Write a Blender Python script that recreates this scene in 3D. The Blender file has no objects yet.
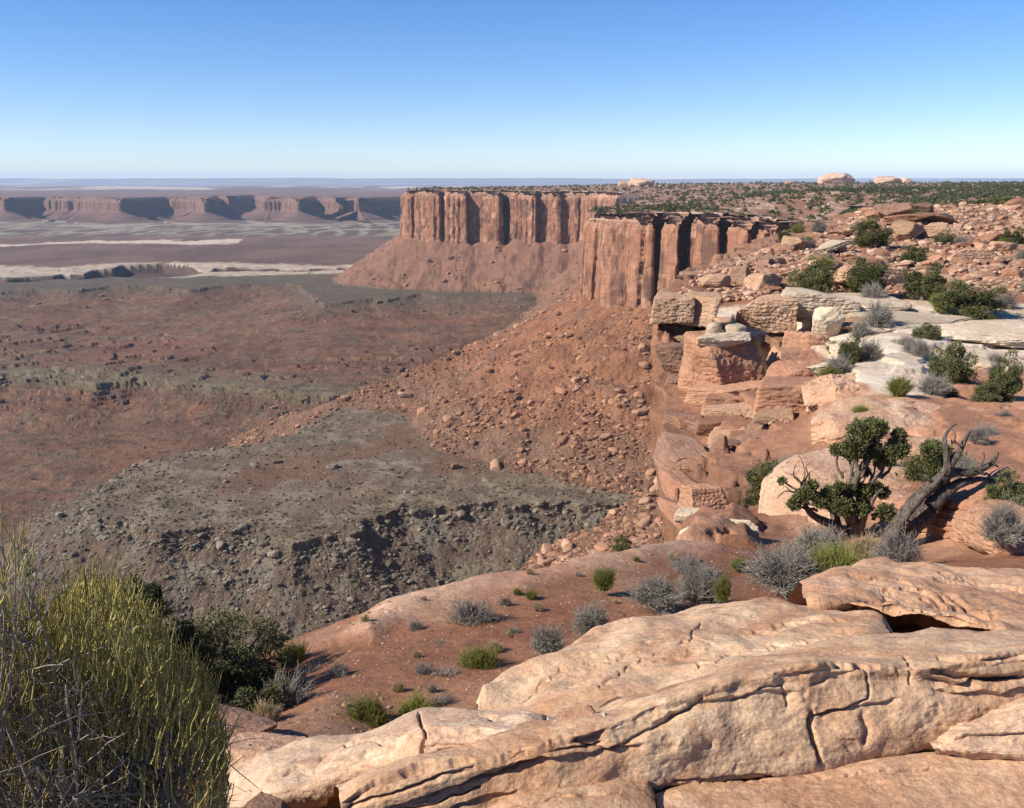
import bpy, math, random
import numpy as np
from mathutils import Vector, Matrix
random.seed(7)
RS = np.random.RandomState(11)
scene = bpy.context.scene
COL = scene.collection

# ------------------------------------------------------------------ camera
F = 887.0
PITCH = math.atan(221.5 / F)
CP, SP = math.cos(PITCH), math.sin(PITCH)
def P(px, py, Y=None, z=None):
    """point of the place seen at a picture position, at forward distance Y or at height z (metres, eye = 0)"""
    a = (px - 512.0) / F; b = -(py - 404.0) / F
    d = np.array([a, CP + b * SP, -SP + b * CP])
    k = (Y / d[1]) if Y is not None else (z / d[2])
    return d * k
def PX(px, Y):            # x of a plan point for a column near the horizon
    return np.array([(px - 512.0) / F * CP * Y * 1.031, Y])
def proj(V):
    x, y, z = V[:, 0], V[:, 1], V[:, 2]
    d = y * CP - z * SP; u = y * SP + z * CP
    return 512 + F * x / d, 404 - F * u / d
cam_d = bpy.data.cameras.new('camera'); cam = bpy.data.objects.new('camera', cam_d); COL.objects.link(cam)
cam_d.sensor_width = 36; cam_d.lens = 36 * F / 1024
cam_d.clip_start = 0.1; cam_d.clip_end = 200000
cam.location = (0, 0, 0); cam.rotation_euler = (math.pi / 2 - PITCH, 0, 0)
scene.camera = cam

# ------------------------------------------------------------------ noise
PERM = np.tile(np.random.RandomState(3).permutation(256), 3)
_g = np.random.RandomState(5).normal(size=(256, 3)); G3 = (_g / np.linalg.norm(_g, axis=1)[:, None]).astype(np.float32)
_a = np.random.RandomState(6).rand(256) * 2 * math.pi; G2 = np.stack([np.cos(_a), np.sin(_a)], 1).astype(np.float32)
def _fade(t): return t * t * t * (t * (t * 6 - 15) + 10)
def perlin2(x, y):
    xi = np.floor(x).astype(np.int64); yi = np.floor(y).astype(np.int64)
    xf = (x - xi).astype(np.float32); yf = (y - yi).astype(np.float32)
    u = _fade(xf); v = _fade(yf); xi &= 255; yi &= 255; x1 = (xi + 1) & 255; y1 = (yi + 1) & 255
    def g(a, b, fx, fy):
        q = G2[PERM[PERM[a] + b]]; return q[..., 0] * fx + q[..., 1] * fy
    n00 = g(xi, yi, xf, yf); n10 = g(x1, yi, xf - 1, yf); n01 = g(xi, y1, xf, yf - 1); n11 = g(x1, y1, xf - 1, yf - 1)
    a = n00 + u * (n10 - n00); b = n01 + u * (n11 - n01)
    return (a + v * (b - a)) * 1.5
def perlin3(x, y, z):
    xi = np.floor(x).astype(np.int64); yi = np.floor(y).astype(np.int64); zi = np.floor(z).astype(np.int64)
    xf = (x - xi).astype(np.float32); yf = (y - yi).astype(np.float32); zf = (z - zi).astype(np.float32)
    u = _fade(xf); v = _fade(yf); w = _fade(zf); xi &= 255; yi &= 255; zi &= 255
    def g(i, j, k):
        q = G3[PERM[PERM[PERM[(xi + i) & 255] + ((yi + j) & 255)] + ((zi + k) & 255)]]
        return q[..., 0] * (xf - i) + q[..., 1] * (yf - j) + q[..., 2] * (zf - k)
    def L(a, b, t): return a + t * (b - a)
    return L(L(L(g(0,0,0), g(1,0,0), u), L(g(0,1,0), g(1,1,0), u), v), L(L(g(0,0,1), g(1,0,1), u), L(g(0,1,1), g(1,1,1), u), v), w) * 1.5
def fbm2(x, y, o=4, gain=.5, ridged=False):
    s = 0; a = 1.0; t = 0
    for i in range(o):
        n = perlin2(x + 17.3 * i, y - 9.1 * i)
        if ridged: n = 1 - 2 * np.abs(n)
        s = s + a * n; t += a; a *= gain; x = x * 2.03; y = y * 2.03
    return s / t * 1.4
def fbm3(x, y, z, o=4, gain=.5, ridged=False):
    s = 0; a = 1.0; t = 0
    for i in range(o):
        n = perlin3(x + 17.3 * i, y - 9.1 * i, z + 5.7 * i)
        if ridged: n = 1 - 2 * np.abs(n)
        s = s + a * n; t += a; a *= gain; x = x * 2.03; y = y * 2.03; z = z * 2.03
    return s / t * 1.4
def sst(a, b, x):
    t = np.clip((x - a) / (b - a), 0, 1); return t * t * (3 - 2 * t)
def mix(a, b, t): return a + (b - a) * t

def sdist(x, y, poly):
    """signed distance to a closed polygon, negative inside"""
    x = np.asarray(x, float); y = np.asarray(y, float)
    best = np.full(x.shape, 1e18); ins = np.zeros(x.shape, bool); n = len(poly)
    for i in range(n):
        x0, y0 = poly[i]; x1, y1 = poly[(i + 1) % n]
        dx, dy = x1 - x0, y1 - y0; L = dx * dx + dy * dy + 1e-12
        t = np.clip(((x - x0) * dx + (y - y0) * dy) / L, 0, 1)
        best = np.minimum(best, (x - x0 - t * dx) ** 2 + (y - y0 - t * dy) ** 2)
        c = ((y0 > y) != (y1 > y))
        if y1 != y0: ins ^= c & (x < dx * (y - y0) / (y1 - y0) + x0)
    d = np.sqrt(best); return np.where(ins, -d, d)
def linedist(x, y, pts):
    best = np.full(x.shape, 1e18)
    for (x0, y0), (x1, y1) in zip(pts[:-1], pts[1:]):
        dx, dy = x1 - x0, y1 - y0; L = dx * dx + dy * dy + 1e-12
        t = np.clip(((x - x0) * dx + (y - y0) * dy) / L, 0, 1)
        best = np.minimum(best, (x - x0 - t * dx) ** 2 + (y - y0 - t * dy) ** 2)
    return np.sqrt(best)
class TPS:
    def __init__(s, pts, vals, reg=1e-3):
        s.p = np.array(pts, float); n = len(pts)
        K = s.k(s.p); K[np.arange(n), np.arange(n)] += reg
        Q = np.hstack([np.ones((n, 1)), s.p]); A = np.zeros((n + 3, n + 3))
        A[:n, :n] = K; A[:n, n:] = Q; A[n:, :n] = Q.T
        s.w = np.linalg.solve(A, np.concatenate([vals, [0, 0, 0]]))
    def k(s, q):
        r2 = ((q[:, None, :] - s.p[None]) ** 2).sum(2); return r2 * np.log(r2 + 1e-9) * .5
    def __call__(s, q):
        q = np.asarray(q, float); out = np.empty(len(q))
        for i in range(0, len(q), 60000):
            c = q[i:i + 60000]; out[i:i + 60000] = s.k(c) @ s.w[:-3] + s.w[-3] + c @ s.w[-2:]
        return out

from concurrent.futures import ThreadPoolExecutor
def par(fn, x, y, chunk=20000):
    """evaluate fn(x, y) -> tuple of arrays in threads over small pieces"""
    idx = [(i, min(i + chunk, len(x))) for i in range(0, len(x), chunk)]
    with ThreadPoolExecutor(4) as ex: r = list(ex.map(lambda q: fn(x[q[0]:q[1]], y[q[0]:q[1]]), idx))
    return tuple(np.concatenate([a[k] for a in r]) for k in range(len(r[0])))
# ------------------------------------------------------------------ mesh helpers
def mesh_np(name, V, Fc, mats=None, smooth=True, col=None, fattr=None, midx=None):
    me = bpy.data.meshes.new(name)
    V = np.ascontiguousarray(V, np.float32); Fc = np.ascontiguousarray(Fc, np.int32); k = Fc.shape[1]
    me.vertices.add(len(V)); me.vertices.foreach_set('co', V.ravel())
    me.loops.add(Fc.size); me.loops.foreach_set('vertex_index', Fc.ravel())
    me.polygons.add(len(Fc)); me.polygons.foreach_set('loop_start', np.arange(0, Fc.size, k, dtype=np.int32))
    for m in (mats or []): me.materials.append(m)
    me.polygons.foreach_set('use_smooth', np.full(len(Fc), smooth))
    if midx is not None: me.polygons.foreach_set('material_index', np.ascontiguousarray(midx, np.int32))
    if col is not None:
        a = me.color_attributes.new('col', 'FLOAT_COLOR', 'POINT')
        a.data.foreach_set('color', np.hstack([col, np.ones((len(V), 1))]).astype(np.float32).ravel())
    for n_, v_ in (fattr or {}).items():
        a = me.attributes.new(n_, 'FLOAT', 'POINT'); a.data.foreach_set('value', np.asarray(v_, np.float32))
    me.update(calc_edges=True); me.validate()
    return me
def obj(name, me, parent=None, loc=None, rot=None, sc=None):
    o = bpy.data.objects.new(name, me); COL.objects.link(o)
    if parent: o.parent = parent
    if loc is not None: o.location = [float(v) for v in loc]
    if rot is not None: o.rotation_euler = rot
    if sc is not None: o.scale = sc
    return o
def tag(o, label=None, cat=None, group=None, kind=None):
    if label: o['label'] = label
    if cat: o['category'] = cat
    if group: o['group'] = group
    if kind: o['kind'] = kind
    return o
def struct(name, me, label=None):
    o = obj(name, me); o['kind'] = 'structure'
    if label: o['label'] = label
    return o
def gridfaces(n, m, keep=None):
    i = np.arange(n - 1)[:, None] * m + np.arange(m - 1)[None]
    f = np.stack([i, i + m, i + m + 1, i + 1], -1)
    if keep is not None:
        k = keep[:-1, :-1] & keep[1:, :-1] & keep[:-1, 1:] & keep[1:, 1:]; return f[k].reshape(-1, 4)
    return f.reshape(-1, 4)
def normals(V, n, m):
    G = V.reshape(n, m, 3); a = np.gradient(G, axis=0); b = np.gradient(G, axis=1)
    N = np.cross(a, b); return (N / (np.linalg.norm(N, axis=2)[..., None] + 1e-12)).reshape(-1, 3)
def resample(pts, n=None, step=None):
    pts = np.asarray(pts, float); d = np.linalg.norm(np.diff(pts, axis=0), axis=1); s = np.concatenate([[0], np.cumsum(d)])
    if n is None: n = max(2, int(s[-1] / step))
    t = np.linspace(0, s[-1], n)
    return np.stack([np.interp(t, s, pts[:, k]) for k in range(pts.shape[1])], 1)
def catmull(pts, n):
    pts = np.asarray(pts, float); m = len(pts)
    t = np.linspace(0, m - 1, n); i = np.clip(np.floor(t).astype(int), 0, m - 2); f = (t - i)
    f = f.reshape((-1,) + (1,) * (pts.ndim - 1))
    p = lambda k: pts[np.clip(k, 0, m - 1)]
    p0, p1, p2, p3 = p(i - 1), p(i), p(i + 1), p(i + 2)
    return .5 * ((2 * p1) + (-p0 + p2) * f + (2 * p0 - 5 * p1 + 4 * p2 - p3) * f ** 2 + (-p0 + 3 * p1 - 3 * p2 + p3) * f ** 3)
_ico = {}
def ico(l):
    if l in _ico: return _ico[l]
    import bmesh
    bm = bmesh.new(); bmesh.ops.create_icosphere(bm, subdivisions=l, radius=1)
    bm.verts.ensure_lookup_table()
    V = np.array([v.co[:] for v in bm.verts]); Fc = np.array([[v.index for v in f.verts] for f in bm.faces]); bm.free()
    _ico[l] = (V, Fc); return _ico[l]

# ------------------------------------------------------------------ materials
class NT:
    def __init__(s, name):
        s.m = bpy.data.materials.new(name); s.m.use_nodes = True; s.t = s.m.node_tree; s.t.nodes.clear()
        s.out = s.n('ShaderNodeOutputMaterial'); s.b = s.n('ShaderNodeBsdfPrincipled')
        s.l(s.b.outputs[0], s.out.inputs[0]); s.b.inputs['Roughness'].default_value = .92
        s.b.inputs['Specular IOR Level'].default_value = .25
        s.pos = s.n('ShaderNodeNewGeometry').outputs['Position']
    def n(s, t): return s.t.nodes.new(t)
    def l(s, a, b): s.t.links.new(a, b)
    def objco(s):
        s.pos = s.n('ShaderNodeTexCoord').outputs['Object']; return s
    def scaled(s, vec):
        m = s.n('ShaderNodeVectorMath'); m.operation = 'MULTIPLY'; s.l(s.pos, m.inputs[0]); m.inputs[1].default_value = vec; return m.outputs[0]
    def noise(s, scale, detail=5, rough=.6, co=None, dist=0):
        n = s.n('ShaderNodeTexNoise'); n.inputs['Scale'].default_value = scale; n.inputs['Detail'].default_value = detail
        n.inputs['Roughness'].default_value = rough; n.inputs['Distortion'].default_value = dist
        s.l(co if co else s.pos, n.inputs['Vector']); return n.outputs['Fac']
    def voro(s, scale, feature='F1', co=None):
        n = s.n('ShaderNodeTexVoronoi'); n.feature = feature; n.inputs['Scale'].default_value = scale
        s.l(co if co else s.pos, n.inputs['Vector']); return n
    def ramp(s, v, a, b):
        n = s.n('ShaderNodeMapRange'); n.interpolation_type = 'SMOOTHSTEP'; s.l(v, n.inputs[0])
        n.inputs[1].default_value = a; n.inputs[2].default_value = b; return n.outputs[0]
    def math(s, op, a, b=None):
        n = s.n('ShaderNodeMath'); n.operation = op
        for i, v in enumerate((a, b)):
            if v is None: continue
            if isinstance(v, (int, float)): n.inputs[i].default_value = v
            else: s.l(v, n.inputs[i])
        return n.outputs[0]
    def mixc(s, f, a, b, mode='MIX'):
        n = s.n('ShaderNodeMix'); n.data_type = 'RGBA'; n.blend_type = mode
        if isinstance(f, (int, float)): n.inputs[0].default_value = f
        else: s.l(f, n.inputs[0])
        for i, v in ((6, a), (7, b)):
            if isinstance(v, tuple): n.inputs[i].default_value = (*v, 1)
            else: s.l(v, n.inputs[i])
        return n.outputs[2]
    def attr(s, name, out='Color'):
        n = s.n('ShaderNodeAttribute'); n.attribute_name = name; return n.outputs[out]
    def bump(s, h, strength=1, dist=.02, prev=None):
        n = s.n('ShaderNodeBump'); n.inputs['Strength'].default_value = strength; n.inputs['Distance'].default_value = dist
        s.l(h, n.inputs['Height'])
        if prev is not None: s.l(prev, n.inputs['Normal'])
        return n.outputs[0]
    def done(s, color, normal=None):
        if isinstance(color, tuple): s.b.inputs['Base Color'].default_value = (*color, 1)
        else: s.l(color, s.b.inputs['Base Color'])
        if normal is not None: s.l(normal, s.b.inputs['Normal'])
        return s.m
def grey_mul(t, v, lo, hi):
    """multiply factor colour between lo..hi from a 0..1 value"""
    n = t.n('ShaderNodeMapRange'); t.l(v, n.inputs[0]); n.inputs[1].default_value = .25; n.inputs[2].default_value = .75
    n.inputs[3].default_value = lo; n.inputs[4].default_value = hi
    c = t.n('ShaderNodeCombineColor'); [t.l(n.outputs[0], c.inputs[i]) for i in range(3)]; return c.outputs[0]
def rock_mat(name, a, b, stain, scale=1.0, objco=False, varn=.45, strata=1.0, bumpd=.03, useattr=False, pale=None, fine=1.0):
    """layered sandstone: a/b main tones, stain = desert varnish; scale = size of the features in metres"""
    t = NT(name)
    if objco: t.objco()
    k = 1 / scale
    big = t.noise(.55 * k, 6, .62, dist=.4)
    c = t.mixc(t.ramp(big, .35, .65), a, b)
    if useattr: c = t.mixc(1.0, t.attr('col'), grey_mul(t, big, .75, 1.2), 'MULTIPLY')
    st = t.noise(1.0 * k, 5, .6, co=t.scaled((.25, .25, 5.0 * strata)), dist=.6)
    c = t.mixc(1.0, c, grey_mul(t, st, .8, 1.16), 'MULTIPLY')
    if pale: c = t.mixc(t.math('MULTIPLY', t.ramp(t.noise(1.1 * k, 6, .7, dist=.8), .52, .68), .75), c, pale)
    v = t.noise(1.7 * k, 8, .68, dist=.5)
    c = t.mixc(t.math('MULTIPLY', t.ramp(v, .55, .72), varn), c, stain)
    if varn > .25:
        li = t.noise(13 * k, 5, .75); c = t.mixc(t.math('MULTIPLY', t.ramp(li, .60, .66), .5), c, stain)
    sp = t.noise(28 * k * fine, 4, .7)
    c = t.mixc(1.0, c, grey_mul(t, sp, .72, 1.24), 'MULTIPLY')
    sp2 = t.noise(7 * k * fine, 6, .7)
    c = t.mixc(1.0, c, grey_mul(t, sp2, .74, 1.2), 'MULTIPLY')
    h1 = t.noise(3.2 * k, 10, .68); h2 = t.noise(2.2 * k, 6, .6, co=t.scaled((.5, .5, 6 * strata)))
    nb = t.bump(h2, .7, bumpd * .8 * scale); nb = t.bump(h1, 1, bumpd * 1.5 * scale, nb)
    nb = t.bump(sp, .8, bumpd * .14 * scale / fine, nb)
    return t.done(c, nb)
# ------------------------------------------------------------------ daylight
SUN = np.array([-.955, -.295, 0]); EL = math.radians(36)
SUN = np.array([SUN[0] * math.cos(EL), SUN[1] * math.cos(EL), math.sin(EL)])
w = bpy.data.worlds.new('World'); scene.world = w; w.use_nodes = True
nt = w.node_tree; bg = nt.nodes['Background']; sky = nt.nodes.new('ShaderNodeTexSky'); sky.sky_type = 'NISHITA'
sky.sun_disc = False; sky.sun_elevation = EL; sky.sun_rotation = math.atan2(SUN[0], SUN[1])
sky.altitude = 1900; sky.air_density = 1.0; sky.dust_density = .0; sky.ozone_density = 2.4
hs = nt.nodes.new('ShaderNodeHueSaturation'); hs.inputs['Saturation'].default_value = 1.3; hs.inputs['Hue'].default_value = .504; nt.links.new(sky.outputs[0], hs.inputs['Color'])
tn_ = nt.nodes.new('ShaderNodeMix'); tn_.data_type = 'RGBA'; tn_.blend_type = 'MULTIPLY'; tn_.inputs[0].default_value = 1; tn_.inputs[7].default_value = (.96, .95, 1.06, 1)
nt.links.new(hs.outputs[0], tn_.inputs[6]); nt.links.new(tn_.outputs[2], bg.inputs[0]); bg.inputs[1].default_value = .092
sl = bpy.data.lights.new('sun', 'SUN'); sl.energy = 4.9; sl.angle = math.radians(.53); sl.color = (1, .93, .80)
so = bpy.data.objects.new('sun', sl); COL.objects.link(so); so.rotation_euler = Vector(-SUN).to_track_quat('-Z', 'Y').to_euler()
vs = scene.view_settings; vs.view_transform = 'Standard'; vs.look = 'None'; vs.exposure = .68; vs.gamma = 1; vs.use_curve_mapping = False
scene.render.engine = 'CYCLES'; cy = scene.cycles
cy.use_denoising = True; cy.denoiser = 'OPENIMAGEDENOISE'; cy.max_bounces = 5; cy.diffuse_bounces = 3; cy.volume_bounces = 1
cy.transparent_max_bounces = 8; cy.use_adaptive_sampling = False

# ------------------------------------------------------------------ plan of the mesa
ZPL = -275.0
near_rim = [(-40, -60), (-9, -30), (-9, 2), (-7.2, 7)] + [P(*q)[:2] for q in [
    (270, 668, 9.1), (335, 640, 9.6), (430, 603, 10.3), (520, 578, 11.4), (640, 552, 13.6), (690, 545, 15.6), (688, 530, 20), (676, 505, 24.5), (669, 470, 29),
    (664, 430, 34), (661, 380, 41), (658, 330, 47), (655, 304, 51), (680, 284, 62), (740, 255, 82), (815, 232, 112)]]
near_rim = [tuple(map(float, q)) for q in near_rim]
prom_rim = [tuple(PX(a, b)) for a, b in [(880, 170), (960, 300), (1000, 500), (950, 800), (860, 1010), (850, 890), (832, 900), (812, 905), (811, 925), (803, 925), (802, 912), (782, 930), (781, 950), (773, 950), (772, 935), (753, 950), (752, 975), (745, 975), (744, 958), (723, 978), (722, 1005), (715, 1005), (714, 975), (686, 1000), (685, 1026), (677, 1026), (676, 995), (661, 1012), (660, 1046), (651, 1046), (650, 1018), (632, 1036), (606, 1064),
    (596, 1120), (586, 1130), (584, 1175), (596, 1300), (625, 1480), (640, 1700), (630, 1900)]]
far_rim = [tuple(PX(a, b)) for a, b in [(612, 2000), (596, 2090), (562, 2140), (560, 2120), (537, 2150), (535, 2130), (512, 2155), (510, 2240), (501, 2240), (499, 2165), (469, 2200), (467, 2180), (448, 2195), (446, 2220), (443, 2220), (441, 2200), (407, 2235), (404, 2290), (410, 2500), (425, 3200), (440, 4600)]]
MESA = near_rim + prom_rim + far_rim + [(4500, 4600), (4500, -60)]

def plan(lst, z): return [tuple(P(a, b, z=z)[:2]) for a, b in lst]
B1 = plan([(88, 512), (112, 482), (150, 460), (220, 447), (300, 434), (340, 408), (420, 385), (560, 400), (760, 440), (800, 520), (690, 512), (651, 500), (600, 508), (560, 503), (520, 510), (495, 503), (450, 505),
     (401, 509), (350, 532), (300, 545), (250, 532), (216, 527), (170, 532), (130, 522)], -275)
B2 = plan([(-300, 372), (-60, 376), (0, 377), (55, 379), (100, 384), (150, 381), (190, 386), (240, 388), (285, 393), (330, 398), (420, 390), (500, 380), (700, 380), (800, 300), (500, 287), (0, 287), (-300, 287)], -285)
B3 = plan([(-300, 293), (-60, 290), (0, 292), (40, 289), (75, 291), (110, 286), (150, 286), (190, 290), (230, 284), (290, 283), (310, 290), (318, 304), (345, 302), (375, 298), (395, 300), (420, 293), (440, 297), (480, 296), (520, 299), (560, 292), (610, 296), (700, 290), (700, 250), (500, 207), (-400, 207)], -240)
B3[-2:] = [(9000, 14000), (-12000, 14000)]
CAN1 = plan([(-200, 286), (-40, 284), (30, 282), (60, 279), (80, 280), (115, 277.5), (150, 278.5), (185, 276.5), (206, 272), (190, 266), (165, 263.5), (122, 265.5), (112, 269), (92, 270), (84, 273.5), (60, 274), (52, 276.5), (30, 277), (8, 279), (4, 276), (-200, 279)], -240)
CAN2 = plan([(208, 271.5), (255, 270.5), (300, 271.5), (330, 270), (400, 269), (400, 266.5), (330, 267.5), (300, 268), (255, 267.5), (215, 268)], -240)
def warp(x, y, s, a, seed=0):
    return x + a * fbm2(x / s + seed, y / s, 3), y + a * fbm2(x / s - 31, y / s + 7 + seed, 3)
def talus(d, h, s0, s1, L):
    """concave scree profile: drop below the foot of the cliff"""
    return np.where(d < 0, np.maximum(d, -25) * .35, s1 * d + (s0 - s1) * L * (1 - np.exp(-np.maximum(d, 0) / L)))
def bench(x, y, poly, top, cliff, s0, s1, L, ws, wa, seed):
    wx, wy = warp(x, y, ws, wa, seed); d = sdist(wx, wy, poly) + 3.0 * fbm2(x / 14, y / 14, 3)
    wd = np.maximum(cliff * .35, .0035 * y * (y > 1000)); z = top - cliff * sst(0, wd, d) - talus(np.maximum(d - wd, 0), 0, s0, s1, L)
    return np.where(d < 0, top, z), d
def terr(z, step, sharp, nz):
    q = (z + nz) / step; f = np.floor(q); r = q - f
    return (f + sst(.5 - sharp, .5 + sharp, r)) * step - nz
def basin(x, y, color=True):
    """height (and masks) of everything below the cliffs"""
    r = np.hypot(x, y)
    n1 = fbm2(x / 420, y / 420, 5); n2 = fbm2(x / 60, y / 60, 5); n3 = fbm2(x / 17 + 4, y / 17, 4)
    valley = -350 + 16 * n1 + 5 * n2 + 1.2 * n3
    b2, d2 = bench(x, y, B2, -285, 6, .42, .2, 70, 130, 34, 3)
    z = np.maximum(valley, b2 + np.where(d2 > 0, 2.2 * n3 + 2 * n2, 0))
    # the dark red plain rolls gently
    on2 = d2 < 0
    d2i = np.clip(-d2 / 60, 0, 1)
    z = np.where(on2, -285 + d2i * (9 * n1 + 5 * n2 + 1.0 * n3 + 4), z)
    z = np.where((d2 > -400) | (r < 1900), z, z)
    ledge = terr(z, 5.5, .10, 7 * n1 + 3 * n2)
    m = sst(.0, .35, fbm2(x / 300 + 9, y / 90, 3) + .36)
    m = m * (r < 2300)
    z = mix(z, ledge, m * np.where(z > -349 + 30 * 0, 1, .9))
    b3, d3 = bench(x, y, B3, -240, 5, .22, .1, 80, 150, 22, 8)
    far3 = np.where(d3 < 0, -240 + np.clip(-d3 / 80, 0, 1) * (5 * n1 + 1.4 * n2 + .5 * n3), b3 + np.where(d3 > 0, 2.5 * n2 + 1.3 * n3, 0))
    z = np.maximum(z, far3)
    for c, dep in ((CAN1, 30), (CAN2, 14)):
        wx, wy = warp(x, y, 160, 7, 2); dc = sdist(wx, wy, c)
        z = np.where(dc < 0, z - dep * sst(0, 26, -dc), z)
    b1, d1 = bench(x, y, B1, -275, 5, .58, .35, 90, 45, 15, 12)
    rough1 = 1.3 * n3 + 1.3 * fbm2(x / 5, y / 5, 4)
    b1 = np.where(d1 < 0, -275 + np.clip(-d1 / 30, 0, 1) * (2.5 * n2 + 2 * n1 + .5 * n3), b1 + rough1 + 1.8 * n2)
    tl1 = terr(b1, 4.5, .10, 4 * n2); b1 = np.where(d1 > 0, mix(b1, tl1, .6 * np.exp(-np.maximum(d1, 0) / 50) * sst(-.2, .4, fbm2(x / 70, y / 70, 2))), b1)
    z = np.maximum(z, b1)
    dm = sdist(x, y, MESA)
    base = -139 + 7 * fbm2(x / 45 + 2, y / 45, 3) + np.where(y > 1600, 4, 0)
    gul = fbm2(x / 38, y / 38, 4, ridged=True)
    tal = base - talus(dm, 0, .74, .44, 110) + (2.0 * n2 + 1.6 * n3 + 1.5 * fbm2(x / 5, y / 5, 4) + 2.2 * gul) * sst(-10, 60, dm)
    # the scree ridge that runs left from the tip of the promontory
    rid = linedist(x, y, [tuple(PX(600, 1110)), tuple(P(470, 355, z=-228)[:2]), tuple(P(335, 395, z=-262)[:2])])
    tt = np.clip((PX(600, 1110)[0] - x) / (PX(600, 1110)[0] - P(335, 395, z=-262)[0]), 0, 1)
    ridge = mix(-152, -268, tt ** .85) - .40 * rid * (1 + .0 * rid) + 2.5 * n2 + 2 * n3 + 1.0 * fbm2(x / 5, y / 5, 3)
    tal = np.maximum(tal, np.where(y > 500, ridge, -999))
    # short apron below the far mesa
    istal = tal > z
    z = np.maximum(z, tal)
    z = np.maximum(z, -352 + 10 * n1 + 3 * n2)
    if not color: return z
    # ---- material colours by bed, with shade painted into the canyon cuts
    def C(*c): return np.array(c)[None]
    N = len(x); one = np.ones((N, 1)); v = lambda a: a[:, None]
    k = fbm2(x / 30 + 40, y / 30, 5); kk = fbm2(x / 150, y / 60 + 3, 4); k8 = fbm2(x / 8, y / 8, 3)
    red = mix(C(.122, .058, .032), C(.195, .102, .058), v(sst(-.4, .5, kk)))
    red = mix(red, C(.105, .075, .048), v(sst(.05, .55, k + .5 * kk) * .8))
    olive = mix(C(.135, .103, .058), C(.185, .150, .092), v(sst(-.3, .5, k)))
    red = mix(red, C(.185, .080, .045), v(sst(.1, .45, fbm2(x / 260 + 3, y / 70, 4)) * .8)); col = red * one
    # bench 2 olive crust and slope below
    e2 = np.exp(-(np.maximum(-d2, 0) / 70.0) ** 2) * sst(18, 2, d2)
    col = mix(col, olive, v(e2 * sst(-.5, .2, k + .45)))
    col = mix(col, C(.105, .072, .048), v(np.where(d2 > 0, np.exp(-d2 / 70) * .65, 0) * sst(-.5, .4, k)))
    bf = z / 2.9 + 1.1 * fbm2(x / 170, y / 170, 3) + .25 * fbm2(x / 25, y / 25, 3); bl = np.abs(bf - np.round(bf))
    bm = sst(.13, .05, bl) * sst(.0, .3, fbm2(x / 140 + 20, y / 60, 3) + .12) * (y < 2150)
    col = mix(col, C(.055, .034, .024), v(bm * .75))
    # bench 3
    o3 = sst(90, -30, d3)
    col = mix(col, mix(C(.105, .088, .058), C(.10, .07, .046), v(sst(-.4, .3, kk))), v(o3))
    # beyond: mauve red floor of the far basin
    rr = sst(2250, 2700, y)
    col = mix(col, mix(C(.155, .092, .064), C(.108, .062, .046), v(sst(-.3, .4, fbm2(x / 300, y / 300, 5)))), v(rr))
    g = sst(3900, 4500, y); gg = fbm2(x / 120, y / 400 + 9, 4, ridged=True)
    col = mix(col, mix(C(.10, .062, .05), C(.27, .24, .17), v(sst(.45, 1.0, gg + .25 * kk))), v(g * sst(6800, 6000, y)))
    qx, qy = proj(np.stack([x, y, np.full_like(x, -240.)], 1)); wob = 1.6 * fbm2(x / 160, y / 160, 3) + .8 * fbm2(x / 30, y / 30, 2)
    def band(pts_top, pts_bot, soft=.8):
        a = np.interp(qx, *zip(*pts_top)); b = np.interp(qx, *zip(*pts_bot)); return sst(-soft, soft, qy + wob - a) * sst(soft, -soft, qy + wob - b)
    white = C(.62, .50, .38)
    w1 = band([(-200, 267), (0, 266), (60, 267), (115, 264), (200, 262.5), (255, 264), (330, 265), (420, 261)], [(-200, 279), (0, 278), (60, 276), (115, 278), (185, 279), (210, 276), (330, 274), (380, 269), (420, 263)])
    w2 = band([(-200, 247), (0, 244), (60, 242), (95, 240), (150, 240.5), (238, 240), (300, 239), (420, 240)], [(-200, 249), (0, 246.5), (60, 244), (95, 243), (160, 244), (238, 243), (245, 239), (420, 236)], .5)
    w1 *= np.clip(.72 + .5 * k, 0, 1) * (np.abs(d3 + 400) < 1e5)
    col = mix(col, white, v(np.clip(w1 + w2, 0, 1) * .85 * (y > 2150)))
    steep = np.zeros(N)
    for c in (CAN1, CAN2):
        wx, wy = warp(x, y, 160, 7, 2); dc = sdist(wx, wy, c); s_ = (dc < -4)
        col = np.where(v(s_), C(.075, .045, .036) * one, col)  # walls and floor of the cuts coloured dark in place of shadow
    # bench 1 grey green, its slope brown
    is1 = (b1 >= z - .01)
    c1 = mix(C(.150, .106, .068), C(.26, .20, .138), v(sst(-.25, .6, k + .5 * k8)))
    red1 = sst(.05, .5, fbm2(x / 85 + 6, y / 85, 3) + .25)
    inn = np.clip((-d1 - 30) / 60, 0, 1)
    c1 = mix(c1, C(.17, .092, .052), v(inn * red1 * .85))
    sl1 = mix(C(.125, .080, .052), C(.165, .128, .088), v(sst(-.2, .5, k + .3 * k8)))
    sl1 = mix(sl1, C(.125, .062, .040), v(sst(60, 160, d1)))
    sl1 = mix(sl1, C(.19, .165, .12), v(sst(.25, .5, k) * np.exp(-np.maximum(d1, 0) / 60)))
    c1 = np.where(v(d1 < 0), c1, sl1)
    col = np.where(v(is1), c1, col)
    # orange red scree
    tcol = mix(C(.285, .125, .062), C(.215, .090, .046), v(sst(-.4, .4, k)))
    tcol = mix(tcol, C(.16, .09, .06), v(sst(.1, .6, fbm2(x / 70, y / 70, 3) + .0) * .7))
    tcol = mix(tcol, C(.20, .105, .07), v(sst(1500, 1700, y) * .7))
    low = sst(-225, -262, z + 14 * n2); tcol = mix(tcol, C(.18, .105, .065), v(low * .8))
    t_a = sst(0, 5, tal - np.maximum(b1, far3))
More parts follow.
